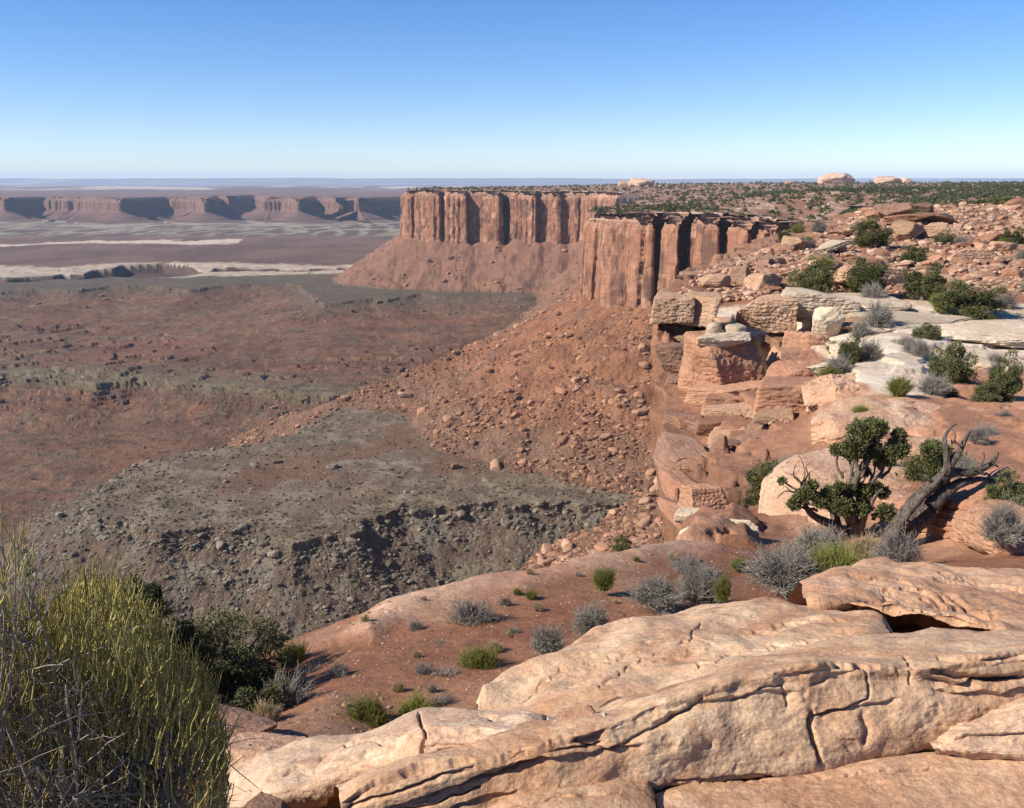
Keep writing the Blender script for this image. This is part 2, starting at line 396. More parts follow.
    col = np.where(v(istal), mix(col, tcol, v(t_a)), col)
    return z, np.clip(col, .01, .9), dict(d1=d1, d2=d2, d3=d3, tal=istal, is1=is1)

def basin_patch(us, Ys):
    U, Y = np.meshgrid(us, Ys, indexing='ij'); x = (U * Y).ravel(); y = Y.ravel()
    z, col = par(lambda a, b: basin(a, b)[:2], x, y)
    return np.stack([x, y, z], 1), col
# rows spaced evenly in the view of the floor
ys = np.linspace(690, 226, 1000); dep = np.arctan(221.5 / F) + np.arctan((ys - 404) / F)
Ys = 285 / np.tan(dep)
Ys = np.concatenate([np.linspace(20, Ys[0] - 4, 60), Ys, np.linspace(Ys[-1] * 1.01, 9500, 60)])
us = np.linspace(-.80, .50, 1250)
V, col = basin_patch(us, Ys)
t = NT('canyon_floor')
c = t.mixc(1.0, t.attr('col'), grey_mul(t, t.noise(.35, 6, .75), .62, 1.35), 'MULTIPLY')
c = t.mixc(1.0, c, grey_mul(t, t.noise(.03, 6, .7), .78, 1.22), 'MULTIPLY')
c = t.mixc(1.0, c, grey_mul(t, t.noise(1.1, 4, .75), .62, 1.38), 'MULTIPLY')
v2 = t.voro(.42); c = t.mixc(t.math('MULTIPLY', t.ramp(v2.outputs['Distance'], .34, .22), t.ramp(t.noise(.05, 4, .6), .42, .62)), c, (.34, .24, .165))
v3 = t.voro(.30); c = t.mixc(t.math('MULTIPLY', t.ramp(v3.outputs['Distance'], .30, .18), .6), c, (.06, .04, .028))
# scattered low bushes and stones read as fine speckle
vo = t.voro(.22); sp = t.math('MULTIPLY', t.ramp(vo.outputs['Distance'], .30, .12), t.ramp(t.noise(.02, 3, .6), .44, .6))
c = t.mixc(t.math('MULTIPLY', sp, .55), c, (.07, .07, .045))
nb = t.bump(t.noise(.45, 8, .8), 1, 2.2); nb = t.bump(t.noise(.06, 6, .65), .8, 3.0, nb)
M_FLOOR = t.done(c, nb)
o = struct('canyon_terrain', mesh_np('canyon_terrain', V, gridfaces(len(us), len(Ys)), [M_FLOOR], True, col))
del V, col

# ------------------------------------------------------------------ plateau on top
ctl = []   # (px, py, Y)
ctl += [(100, 900, 2.2), (512, 900, 2.75), (1000, 900, 2.8), (1300, 900, 2.9), (-200, 900, 2.2)]
ctl += [(100, 800, 3.4), (-150, 800, 3.4), (512, 812, 3.35), (1000, 800, 3.5), (1250, 800, 3.6)]
ctl += [(330, 700, 6.2), (420, 690, 6.6), (300, 735, 5.4), (400, 742, 5.6), (320, 660, 8.0), (400, 640, 8.3), (470, 650, 7.8), (440, 607, 9.6), (560, 590, 10.4), (600, 620, 9.0), (250, 700, 7.4), (100, 680, 8.0), (-100, 680, 8)]
ctl += [(700, 570, 12.3), (740, 552, 14), (640, 557, 13), (850, 545, 16.5), (760, 541, 16.5), (700, 590, 11.0), (800, 580, 12), (950, 560, 12.5), (1030, 560, 11.5)]
ctl += [(950, 515, 17), (1020, 480, 19), (1010, 530, 14.5), (900, 430, 25), (1000, 425, 25), (850, 422, 26), (950, 400, 29), (1050, 400, 29), (1200, 450, 22), (1200, 600, 10)]
ctl += [(880, 352, 36), (1000, 352, 38), (840, 375, 33), (1000, 322, 44), (870, 314, 46), (760, 302, 50), (690, 302, 50), (1100, 340, 40)]
ctl += [(1000, 280, 57), (850, 262, 66), (780, 268, 63), (720, 285, 56), (1000, 250, 74), (900, 232, 92), (1010, 217, 115), (870, 217, 112), (940, 207, 135), (1150, 240, 80)]
ctl += [(760, 425, 34), (720, 440, 32), (690, 470, 29.5), (705, 400, 38), (690, 355, 44.5), (745, 470, 26), (720, 512, 21.5), (700, 525, 19.5), (790, 395, 36), (780, 430, 30), (765, 345, 46), (810, 345, 42)]
ctl += [(1150, 203, 230), (1150, 197, 500), (1000, 191, 1200), (1000, 183.2, 2600), (900, 205, 950), (860, 208, 1000), (870, 190, 1700), (800, 213, 1060), (720, 212.5, 1000), (1500, 182, 4600), (1500, 182, 2600), (1500, 190, 1200), (1500, 197, 500), (1500, 205, 200), (1500, 250, 80), (650, 212, 1060), (600, 213, 1110), (800, 198, 1100), (700, 204, 1350),
        (640, 197, 1700), (640, 190, 2200), (600, 192, 2100), (500, 191.5, 2120), (410, 190.2, 2250), (640, 184.6, 3300), (450, 188.5, 3300), (800, 183.4, 2900), (900, 183.3, 3600), (1200, 182, 2600), (450, 187.5, 4600), (800, 183.4, 4600), (1300, 200, 400)]
cp = np.array([P(*q) for q in ctl])
ext = np.array([(-10, -8, -2.3), (0, -10, -2.0), (12, -8, -2.2), (-9, -60, -6), (30, -60, -6)]); cp = np.vstack([cp, ext])
def uv(x, y):
    yy = np.maximum(y, 1.2); return np.stack([np.clip(x / (yy + 1.2), -3, 3) * 2.2, np.log(yy + 1.2)], 1)
tps = TPS(uv(cp[:, 0], cp[:, 1]), cp[:, 2] / (2.0 + np.log(np.maximum(cp[:, 1], 2))), 2e-3)
def top_smooth(x, y):
    return tps(uv(x, y)) * (2.0 + np.log(np.maximum(y, 2)))
# near ground: one sheet from under the eye to 170 m, with the ledgy drop outside the rim
def near_ground(x, y):
    z0 = top_smooth(x, y); sc_ = np.clip(y / 30, .12, 1.2)
    wx, wy = x + .5 * sc_ * fbm2(x / 2.2, y / 2.2, 4), y + .5 * sc_ * fbm2(x / 2.2 + 9, y / 2.2, 4)
    d = sdist(wx, wy, MESA)
    V0 = np.stack([x, y, z0], 1); qx, qy = proj(V0)
    qx = np.where(y < 2, -999, qx)
    fl = sst(25, -25, sdist(qx, qy, [(640, 300), (800, 318), (822, 350), (800, 400), (815, 440), (770, 470), (745, 545), (690, 545), (650, 480)])) * (y > 15)   # ledgy flank
    rid = sst(50, 60, y)
    rock = sst(12, -12, sdist(qx, qy, [(780, 300), (1100, 300), (1200, 560), (1024, 560), (900, 545), (850, 540), (800, 545), (765, 500), (790, 440), (815, 400), (800, 350)])) * (y > 12)
    edge = sst(10, -10, sdist(qx, qy, [(345, 640), (395, 590), (470, 575), (560, 560), (640, 545), (730, 530), (720, 546), (640, 562), (560, 578), (520, 592), (440, 600), (400, 618), (372, 640)]))
    n1 = fbm2(x / 6, y / 6, 5); n2 = fbm2(x / 1.3, y / 1.3, 5); n3 = fbm2(x / .35, y / .35, 4)
    z = z0 + .02 * n2 * (1 + 0 * y) + .008 * n3 + .06 * n1 * sst(5, 14, y)
    zr = z0 + .30 * n1 + .12 * n2 + .03 * n3
    zr = mix(zr, terr(zr, .55, .16, .5 * n1), .6)
    wm0 = sst(12, -12, sdist(qx, qy, [(700, 296), (1100, 290), (1130, 365), (960, 362), (945, 402), (862, 398), (840, 372), (790, 352), (700, 330)])) * (y > 18)
    zr = mix(zr, mix(z0, terr(z0, .38, .06, .5 * n1 + .05 * n2), .5) + .10 * n1 + .012 * n3, wm0)
    z = mix(z, zr, rock)
    zf = z0 + .8 * n1 + .35 * n2 + .14 * n3
    zf = mix(zf, terr(zf, 1.15, .15, .6 * n1 + .12 * n2), .75)
    zf = zf - 4.0 * sst(4, -4, sdist(qx, qy, [(738, 345), (780, 340), (782, 385), (765, 410), (735, 404)])) * (y > 30)
    z = mix(z, zf, fl)
    zg = z0 + .35 * n1 + .22 * n2 + .05 * n3; zg = mix(zg, terr(zg, .5, .12, .6 * n1), .7)
    z = mix(z, zg, rid * (1 - fl))
    z = z + edge * (.10 + .03 * n2)
    # the drop
    o = np.maximum(d, 0)
    zd = z0 - .35 * np.minimum(o, .8) - np.where(y > 14.5, 150.0, 3.0) * np.maximum(o - .12, 0)
    zd = np.where(zd < -50, -50 + (zd + 50) * .95, zd) + .5 * n1 + .25 * n2
    zd = mix(zd, terr(zd, 1.6, .08, .7 * n1), .85)
    z = np.where(d > 0, mix(z, np.minimum(zd, z), sst(0, .15, d)), z)
    # ---- colour by bed
    def C(*c): return np.array(c)[None]
    v = lambda a: a[:, None]; one = np.ones((len(x), 1))
    k = fbm2(x / 2.5 + 3, y / 2.5, 5); k2 = fbm2(x / .6 + 3, y / .6, 4); kb = fbm2(x / 9 + 3, y / 9, 4)
    soil = mix(C(.225, .095, .049), C(.275, .13, .072), v(sst(-.4, .5, k)))
    gravel = sst(.15, .5, k + .3 * k2); soil = mix(soil, C(.31, .19, .12), v(gravel * .5))
    pink = mix(C(.44, .235, .145), C(.50, .31, .205), v(sst(-.4, .4, k)))
    red = mix(C(.31, .15, .088), C(.20, .10, .062), v(sst(-.3, .4, kb + .4 * k2)))
    white = mix(C(.66, .54, .42), C(.58, .43, .31), v(sst(-.2, .6, k)))
    col = soil * one
    col = mix(col, pink, v(edge * .85))
    orange = mix(C(.41, .22, .13), C(.32, .155, .09), v(sst(-.4, .4, kb)))
    col = mix(col, orange, v(rock))
    col = mix(col, red, v(fl))
    gr = mix(C(.25, .12, .07), C(.32, .195, .13), v(sst(-.3, .5, k)))
    col = mix(col, gr, v(rid * (1 - fl)))
    wx_, wy_ = qx + 14 * fbm2(x / 3, y / 3, 3), qy + 5 * fbm2(x / 3 + 5, y / 3, 3)
    wm = np.zeros(len(x))
    for pl in ([(700, 306), (800, 300), (1060, 306), (1100, 360), (960, 352), (945, 398), (870, 392), (850, 372), (790, 352), (700, 330)],):
        wm = np.maximum(wm, sst(3, -3, sdist(wx_, wy_, pl)))
    col = mix(col, white, v(wm * (y > 18)))
    col = mix(col, C(.40, .19, .115), v(np.where(d > 1.0, .8, 0)))
    ux = np.clip(z0 - z, 0, 200) * (d > 0) * (y > 14.5)
    return z, col, ux
def cols(lo, hi, n): return np.linspace(lo, hi, n)
M_NEAR = rock_mat('ledge_rock_and_soil', (1, 1, 1), (1, 1, 1), (.12, .075, .055), scale=1.6, useattr=True, varn=.30, bumpd=.025, strata=.8)
# rows: even steps on screen; a second sheet behind the first
def strip(name, us, Yr):
    U, Y = np.meshgrid(us, Yr, indexing='ij'); x = (U * (Y + 1.0)).ravel(); y = Y.ravel()
    z, c, ux = par(near_ground, x, y); x = x + .17 * ux
    return mesh_np(name, np.stack([x, y, z], 1), gridfaces(len(us), len(Yr)), [M_NEAR], True, c)
Yr = np.concatenate([np.linspace(-6, 1.5, 12), np.exp(np.linspace(np.log(1.6), np.log(175), 1150))])
struct('mesa_rim_ground', strip('mesa_rim_ground', np.linspace(-1.1, .85, 1150), Yr))

# plateau sheet
def plateau_z(x, y):
    return top_smooth(x, y) + np.minimum(y / 400, 1.2) * (1.2 * fbm2(x / 90, y / 90, 4) + .4 * fbm2(x / 15, y / 15, 3))
us = np.linspace(-.20, .95, 640); Yr = np.exp(np.linspace(np.log(160), np.log(4600), 420))
U, Y = np.meshgrid(us, Yr, indexing='ij'); x = (U * Y).ravel(); y = Y.ravel(); z, d = par(lambda a, b: (plateau_z(a, b), sdist(a, b, MESA)), x, y)
zz = z + terr(z, 2.5, .12, 2 * fbm2(x / 60, y / 60, 3)) * 0
zt = terr(z, 2.2, .10, 1.5 * fbm2(x / 50, y / 50, 3)); zz = mix(z, zt, .6)
k = fbm2(x / 40, y / 40, 4); k2 = fbm2(x / 9, y / 9, 3)
pc = mix(np.array([[.25, .125, .075]]), np.array([[.33, .21, .14]]), sst(-.2, .5, k + .3 * k2)[:, None])
pc = mix(pc, np.array([[.56, .44, .33]]), (sst(.35, .5, k2 + k * .6) * .8)[:, None])
M_PLAT = rock_mat('plateau_rock', (1, 1, 1), (1, 1, 1), (.13, .08, .06), scale=12, useattr=True, varn=.3, bumpd=.02)
struct('plateau_ground', mesh_np('plateau_ground', np.stack([x, y, zz], 1), gridfaces(len(us), len(Yr), (d < -1).reshape(len(us), len(Yr))), [M_PLAT], True, pc))

# ------------------------------------------------------------------ cliff ribbons
def outward(pl):
    t = np.gradient(pl, axis=0); t /= np.linalg.norm(t, axis=1)[:, None] + 1e-9
    return np.stack([-t[:, 1], t[:, 0]], 1)
def smooth1(a, w):
    k = np.hanning(w + 2)[1:-1]; k /= k.sum(); p = np.pad(a, [(w // 2, w // 2)] + [(0, 0)] * (a.ndim - 1), 'edge')
    return np.stack([np.convolve(p[:, i], k, 'valid')[:len(a)] for i in range(a.shape[1])], 1) if a.ndim == 2 else np.convolve(p, k, 'valid')[:len(a)]
def cells(S, lo, hi, rs, amp, crackw, crackd, extra=()):
    """blocky buttress offsets along the rim: facet planes parted by deep vertical joints"""
    e = [0.0]
    while e[-1] < S[-1]: e.append(e[-1] + rs.uniform(lo, hi))
    e = np.array(sorted(e + [a for a, _, _ in extra])); off = rs.uniform(-amp, amp, len(e)); til = rs.uniform(-.16, .16, len(e))
    i = np.clip(np.searchsorted(e, S) - 1, 0, len(e) - 2); u = (S - e[i]) / (e[i + 1] - e[i])
    base = off[i] + til[i] * (S - (e[i] + e[i + 1]) / 2)
    dist = np.minimum(S - e[i], e[i + 1] - S); near = np.where(S - e[i] < e[i + 1] - S, i, i + 1)
    cw = rs.uniform(.3, 1, len(e)) * crackw; cd = rs.uniform(.15, 1, len(e)) ** 1.5 * crackd
    for a, w_, d_ in extra:
        j = int(np.argmin(np.abs(e - a))); cw[j] = w_; cd[j] = d_
    return base, dist, cw[near], cd[near], near
def ribbon(name, pl, zt, zb, rows, disp, mat, colf):
    """pl: plan (n,2) ordered so that the outside lies to the left of travel; rows (m): fraction 0 top .. 1 base with ledges above"""
    n = len(pl); nn = outward(smooth1(pl, 9))
    cap = [(-30, .2), (-19, .5), (-18.6, -3.2), (-12.5, -3.6), (-12.2, -7.0), (-7.5, -7.6), (-7.2, -11.5), (-2.8, -12.2), (-2.5, -16.5), (-1.2, -17.0)]
    S = np.concatenate([[0], np.cumsum(np.linalg.norm(np.diff(pl, axis=0), axis=1))])
    capr = resample(np.array(cap), n=46)
    offs = []; zs = []
    wob = fbm2(S / 16, S * 0 + 3, 3) * 2.5; wob2 = fbm2(S / 5, S * 0 + 8, 3) * 1.2
    for o_, h_ in capr:
        offs.append(o_ + (wob + wob2) * np.clip((o_ + 20) / 10, 0, 1) * (1 if o_ < -2 else .6)); zs.append(zt + h_ * (1 + .12 * wob))
    m = rows; topz = zs[-1]
    for j in range(1, m):
        f = j / (m - 1); zs.append(topz + (zb - topz) * f); offs.append(-1.0 + 4.0 * f)
    zs = [q * np.ones(n) for q in zs]; offs = [q * np.ones(n) for q in offs]
    Z = np.array(zs).T; O = np.array(offs).T; M = Z.shape[1]; ncap = len(capr)
    main = np.zeros(M); main[ncap:] = 1; main[ncap - 14:ncap] = np.linspace(.0, 1, 14)
    SS = np.repeat(S[:, None], M, 1)
    D = disp(SS, Z, (Z - zb[:, None]) / (topz - zb)[:, None]) * main[None]
    A = O + D
    V = np.empty((n, M, 3)); V[:, :, :2] = pl[:, None] + nn[:, None] * A[..., None]; V[:, :, 2] = Z
    V = V.reshape(-1, 3)
    nz = fbm3(V[:, 0] / 6, V[:, 1] / 6, V[:, 2] / 9, 5).reshape(n, M)
    V3 = V.reshape(n, M, 3); V3[:, :, :2] += nn[:, None] * (nz * .55)[..., None]; V = V3.reshape(-1, 3)
    col = colf(V, D.ravel(), np.repeat(main[None], n, 0).ravel())
    return mesh_np(name, V, gridfaces(n, M)[:, ::-1], [mat], True, col)
def cliff_disp(seed, lo, hi, amp, cw, cd, S, extra=(), fins=1.0):
    rs = np.random.RandomState(seed)
    b1, d1, w1, c1, near = cells(S, lo, hi, rs, amp, cw, cd, extra)
    b2, d2, w2, c2, near2 = cells(S, lo * .22, hi * .3, rs, amp * .10, cw * .2, cd * .07)
    low = rs.uniform(.0, .75, 4000)
    def f(SS, Z, fr):
        wv = 2.2 * fbm2(Z / 30, SS / 400 + seed, 3)            # joints lean a little
        i = lambda a: np.interp(SS + wv, S, a)
        crack = i(c1) * np.exp(-(i(d1) / np.maximum(i(w1), .3)) ** 2) + i(c2) * np.exp(-(i(d2) / np.maximum(i(w2), .25)) ** 2)
        # buttresses break off at their own heights
        ht = np.interp(SS, S, smooth1(low[near], 5)); br = sst(.0, .05, ht - fr) * 1.8 * (amp / 4)
        spall = 1.2 * sst(.1, .25, fbm2(SS / 14 + 3, Z / 22, 2)) * (amp / 4)
        return i(b1) + i(b2) - crack + br + spall + .10 * fbm2(SS / 5.0, Z / 6, 3)
    return f
def cliff_col(V, D, main):
    x, y, z = V.T; n = len(x); v = lambda a: a[:, None]; C = lambda *c: np.array(c)[None]
    s = fbm3(x / 13, y / 13, z / 34, 5); k = fbm3(x / 30, y / 30, z / 40, 3); bd = fbm3(x / 80, y / 80, z / 1.6, 3)
    c = mix(C(.29, .135, .08), C(.34, .165, .10), v(sst(-.3, .4, k)))
    c = mix(c, C(.135, .070, .048), v(sst(-.1, .35, s + .25 * k) * .9))
    c = mix(c, C(.16, .085, .06), v(sst(.25, .45, bd) * .45)); c = mix(c, C(.48, .27, .17), v(sst(.25, .55, fbm3(x / 12 + 9, y / 12, z / 22, 3)) * .7))
    led = mix(C(.37, .215, .145), C(.20, .105, .07), v(sst(-.1, .3, bd))); led = mix(led, C(.52, .36, .26), v(sst(.3, .5, bd)))
    return np.clip(mix(led, c, v(main)), .02, .9)
M_CLIFF = rock_mat('red_cliff_rock', (1, 1, 1), (1, 1, 1), (.12, .07, .055), scale=9, useattr=True, varn=.35, bumpd=.02, strata=.7)
def jag(pl, amp, L, seed):
    S = np.concatenate([[0], np.cumsum(np.linalg.norm(np.diff(pl, axis=0), axis=1))]); n = outward(pl)
    r_ = np.random.RandomState(seed + 50); k = [0.0]
    while k[-1] < S[-1]: k.append(k[-1] + L * r_.uniform(.25, 1.1))
    k = np.array(k); o_ = np.interp(S, k, amp * r_.uniform(-1, 1, len(k)))
    return pl + n * (o_ + .12 * amp * fbm2(S / L * 6, S * 0 + seed, 2))[:, None]

pp = jag(resample(np.array(prom_rim[:-1]), step=.8), 2.5, 30, 1)
S = np.concatenate([[0], np.cumsum(np.linalg.norm(np.diff(pp, axis=0), axis=1))])
def s_at(px):
    q = 512 + F * pp[:, 0] / (pp[:, 1] * CP * 1.031 * .99999) * 1.0
    u = 512 + F * pp[:, 0] / (pp[:, 1] * CP * 1.031); return float(S[np.argmin(np.abs(u - px) + (pp[:, 1] > 1200) * 1e4)])
extra = [(s_at(a), b, c) for a, b, c in [(628, 1.2, 4), (643, 1.2, 5), (658, 3.2, 22), (681, 3.2, 22), (700, 1.2, 4), (718, 3.0, 18), (724, 1.4, 6), (747, 2.6, 14), (762, 2.2, 12), (780, 2.6, 14), (800, 2.6, 12), (818, 2, 9)]]
zt = top_smooth(pp[:, 0], pp[:, 1]); zb = np.full(len(pp), -172.0)
struct('promontory_cliff', ribbon('promontory_cliff', pp, zt, zb, 210, cliff_disp(4, 22, 50, 2.6, .9, 3.5, S, extra), M_CLIFF, cliff_col))
pf = jag(resample(np.array(far_rim), step=1.7)[:1100], 4, 40, 5)
S = np.concatenate([[0], np.cumsum(np.linalg.norm(np.diff(pf, axis=0), axis=1))])
zt = top_smooth(pf[:, 0], pf[:, 1]); zb = np.full(len(pf), -172.0)
struct('far_point_cliff', ribbon('far_point_cliff', pf, zt, zb, 90, cliff_disp(9, 14, 90, 4, 2.0, 9, S), M_CLIFF, cliff_col))

# ------------------------------------------------------------------ the mesas across the basin
fm = [(-420, 5300), (-300, 5700), (-290, 5400), (-160, 5200), (-60, 5600), (15, 6000), (16, 5650), (58, 6050), (60, 5900), (96, 5800), (130, 5450), (178, 5950), (182, 5900), (198, 5850), (213, 5500), (222, 5700), (226, 6500), (238, 6350), (262, 6900), (268, 6600), (272, 5750), (290, 5750),
      (304, 5480), (318, 5850), (322, 6300), (328, 6300), (331, 5900), (345, 5650), (350, 5800), (362, 5600), (440, 6500), (600, 7200), (900, 7200)]
fpl = np.array([PX(a, b) for a, b in fm])[::-1]
FAR_TOP = -92.0
pr = jag(resample(fpl, step=5.0), 14, 90, 3)
nn = outward(smooth1(pr, 5)); n = len(pr); S = np.arange(n) * 5.0
prof = np.array([(-60, 1), (-30, 0), (-28, -6), (-10, -8), (-8, -16), (0, -18), (3, -48), (6, -78), (14, -84), (60, -106), (110, -124), (112, -130), (200, -140), (205, -146), (330, -152), (500, -160)])
pq = resample(prof, n=90); gl = fbm2(S / 60, S * 0, 5, ridged=True); g2 = fbm2(S / 22, S * 0 + 4, 4)
Vf = np.empty((n, len(pq), 3))
for j, (o_, h_) in enumerate(pq):
    wgt = np.clip((-h_ - 16) / 10, 0, 1); tw = np.clip((-h_ - 84) / 40, 0, 1.4)
    o2 = o_ + wgt * (1 - min(tw, 1)) * (12 * gl + 5 * g2) + tw * (26 * gl + 8 * g2) * .9
    Vf[:, j, :2] = pr + nn * np.asarray(o2)[:, None]; Vf[:, j, 2] = FAR_TOP + h_ + tw * (3 * gl)
Vf = Vf.reshape(-1, 3); x, y, z = Vf.T
v = lambda a: a[:, None]; C = lambda *c: np.array(c)[None]
h = z - FAR_TOP; bd = fbm3(x / 300, y / 300, z / 4, 3)
cc = mix(C(.19, .105, .078), C(.135, .078, .062), v(sst(-.3, .4, fbm2(x / 25, y / 25, 3))))
cc = mix(cc, C(.15, .085, .068), v(sst(-80, -86, h)))
cc = mix(cc, C(.13, .078, .06), v(sst(-108, -126, h + 4 * bd)))
cc = mix(cc, C(.34, .30, .22), v(sst(-132, -142, h) * sst(.3, .9, fbm2(x / 70, y / 70, 4, ridged=True)) * .8))
M_FAR = rock_mat('far_mesa_rock', (1, 1, 1), (1, 1, 1), (.12, .08, .07), scale=60, useattr=True, varn=.15, bumpd=.006)
struct('far_mesa', mesh_np('far_mesa', Vf, gridfaces(n, len(pq))[:, ::-1], [M_FAR], True, cc))
# floor between and tableland behind, out to the horizon
us = np.linspace(-1.0, .75, 500); Yr = np.concatenate([np.linspace(5000, 8000, 120), np.exp(np.linspace(np.log(8050), np.log(47000), 220))])
U, Y = np.meshgrid(us, Yr, indexing='ij'); x = (U * Y).ravel(); y = Y.ravel()
fpoly = [tuple(q) for q in fpl[::-1]] + [(60000, 7200), (60000, 70000), (-80000, 70000), (-80000, 5300)]
d = sdist(x, y, fpoly)
z = FAR_TOP + 4 * fbm2(x / 700, y / 700, 4) * (d < -300)
rise = 26 * sst(.0, .5, fbm2(x / 3500, y / 1800, 5)) * sst(7800, 10500, y); z = z + rise - sst(12000, 30000, y) * 20
kk = fbm2(x / 1200, y / 500, 5)
tc = mix(C(.19, .12, .10), C(.15, .10, .085), v(sst(-.4, .4, kk)))
bandw = sst(-.05, .35, fbm2(x / 1100 + 2, y / 3500, 5)) * sst(10500, 13000, y) * sst(24000, 18000, y)
tc = mix(tc, C(.68, .58, .48), v(bandw * .85))
struct('far_tableland', mesh_np('far_tableland', np.stack([x, y, z], 1), gridfaces(len(us), len(Yr), (d < -25).reshape(len(us), len(Yr))), [M_FAR], True, tc))
# blue ranges on the skyline
n = 700; xs = np.linspace(-62000, 36000, n); m = 46
rows_ = []
hgt = 172 + 38 * fbm2(xs / 16000, xs * 0, 3) + 26 * fbm2(xs / 4000, xs * 0 + 4, 4) + 10 * fbm2(xs / 900, xs * 0 + 9, 3)
for j in range(m):
    f = j / (m - 1); yy = 34000 + 5000 * f + 0 * xs
    zz = -170 + (hgt + 170) * (f ** 1.0) + 55 * fbm2(xs / 1300, yy / 1300, 4) * math.sin(math.pi * f)
    rows_.append(np.stack([xs * yy / 56000 * 1.3, yy, zz], 1))
Vm = np.stack(rows_, 1).reshape(-1, 3)
mc = mix(C(.16, .125, .11), C(.34, .30, .26), v(sst(.05, .6, fbm2(Vm[:, 0] / 3000, Vm[:, 2] / 90, 4))))
struct('mountain_range', mesh_np('mountain_range', Vm, gridfaces(n, m), [M_FAR], True, mc))

# ------------------------------------------------------------------ air
def haze_box(lo, hi, dens):
    x0, y0, z0 = lo; x1, y1, z1 = hi
    Vb = np.array([(a, b, c) for a in (x0, x1) for b in (y0, y1) for c in (z0, z1)])
    Fb = np.array([(0, 1, 3, 2), (4, 6, 7, 5), (0, 4, 5, 1), (2, 3, 7, 6), (0, 2, 6, 4), (1, 5, 7, 3)])
    m = bpy.data.materials.new('air'); m.use_nodes = True; t = m.node_tree; t.nodes.clear()
    out = t.nodes.new('ShaderNodeOutputMaterial'); pv = t.nodes.new('ShaderNodeVolumePrincipled')
    pv.inputs['Density'].default_value = dens; pv.inputs['Color'].default_value = (.58, .75, 1.0, 1); pv.inputs['Anisotropy'].default_value = 0.0
    t.links.new(pv.outputs[0], out.inputs['Volume']); m.cycles.homogeneous_volume = True
    o = obj('haze', mesh_np('haze', Vb, Fb, [m], False)); tag(o, 'thin blue air between the rim and the far mesas', 'haze', kind='stuff')
    return o
haze_box((-60000, -300, -520), (60000, 48000, 420), 2.6e-5)
# ------------------------------------------------------------------ foreground slabs
M_SLAB = rock_mat('buff_sandstone', (.43, .232, .130), (.55, .368, .232), (.20, .105, .060), scale=.42, varn=.68, strata=.9, bumpd=.030, pale=(.61, .44, .285), fine=1.0)
M_SLABP = rock_mat('pale_sandstone', (.58, .41, .275), (.50, .31, .20), (.22, .115, .075), scale=.40, varn=.45, strata=.9, bumpd=.028, pale=(.66, .51, .36))
M_SLABR = rock_mat('rosy_sandstone', (.43, .228, .130), (.50, .30, .18), (.19, .09, .06), scale=.55, varn=.5, strata=.9, bumpd=.03, pale=(.58, .38, .25))
M_DOME = rock_mat('cream_bedrock', (.53, .35, .23), (.46, .26, .16), (.26, .135, .085), scale=2.2, varn=.4, strata=.9, bumpd=.02, pale=(.62, .47, .33))
M_WHITE = rock_mat('white_bedrock', (.62, .52, .39), (.56, .42, .29), (.28, .17, .115), scale=2.0, varn=.35, strata=.9, bumpd=.02, pale=(.66, .57, .44))
M_OSW = rock_mat('orange_bedrock', (.45, .245, .15), (.38, .185, .11), (.22, .11, .07), scale=2.2, varn=.4, strata=.9, bumpd=.02, pale=(.56, .38, .26))
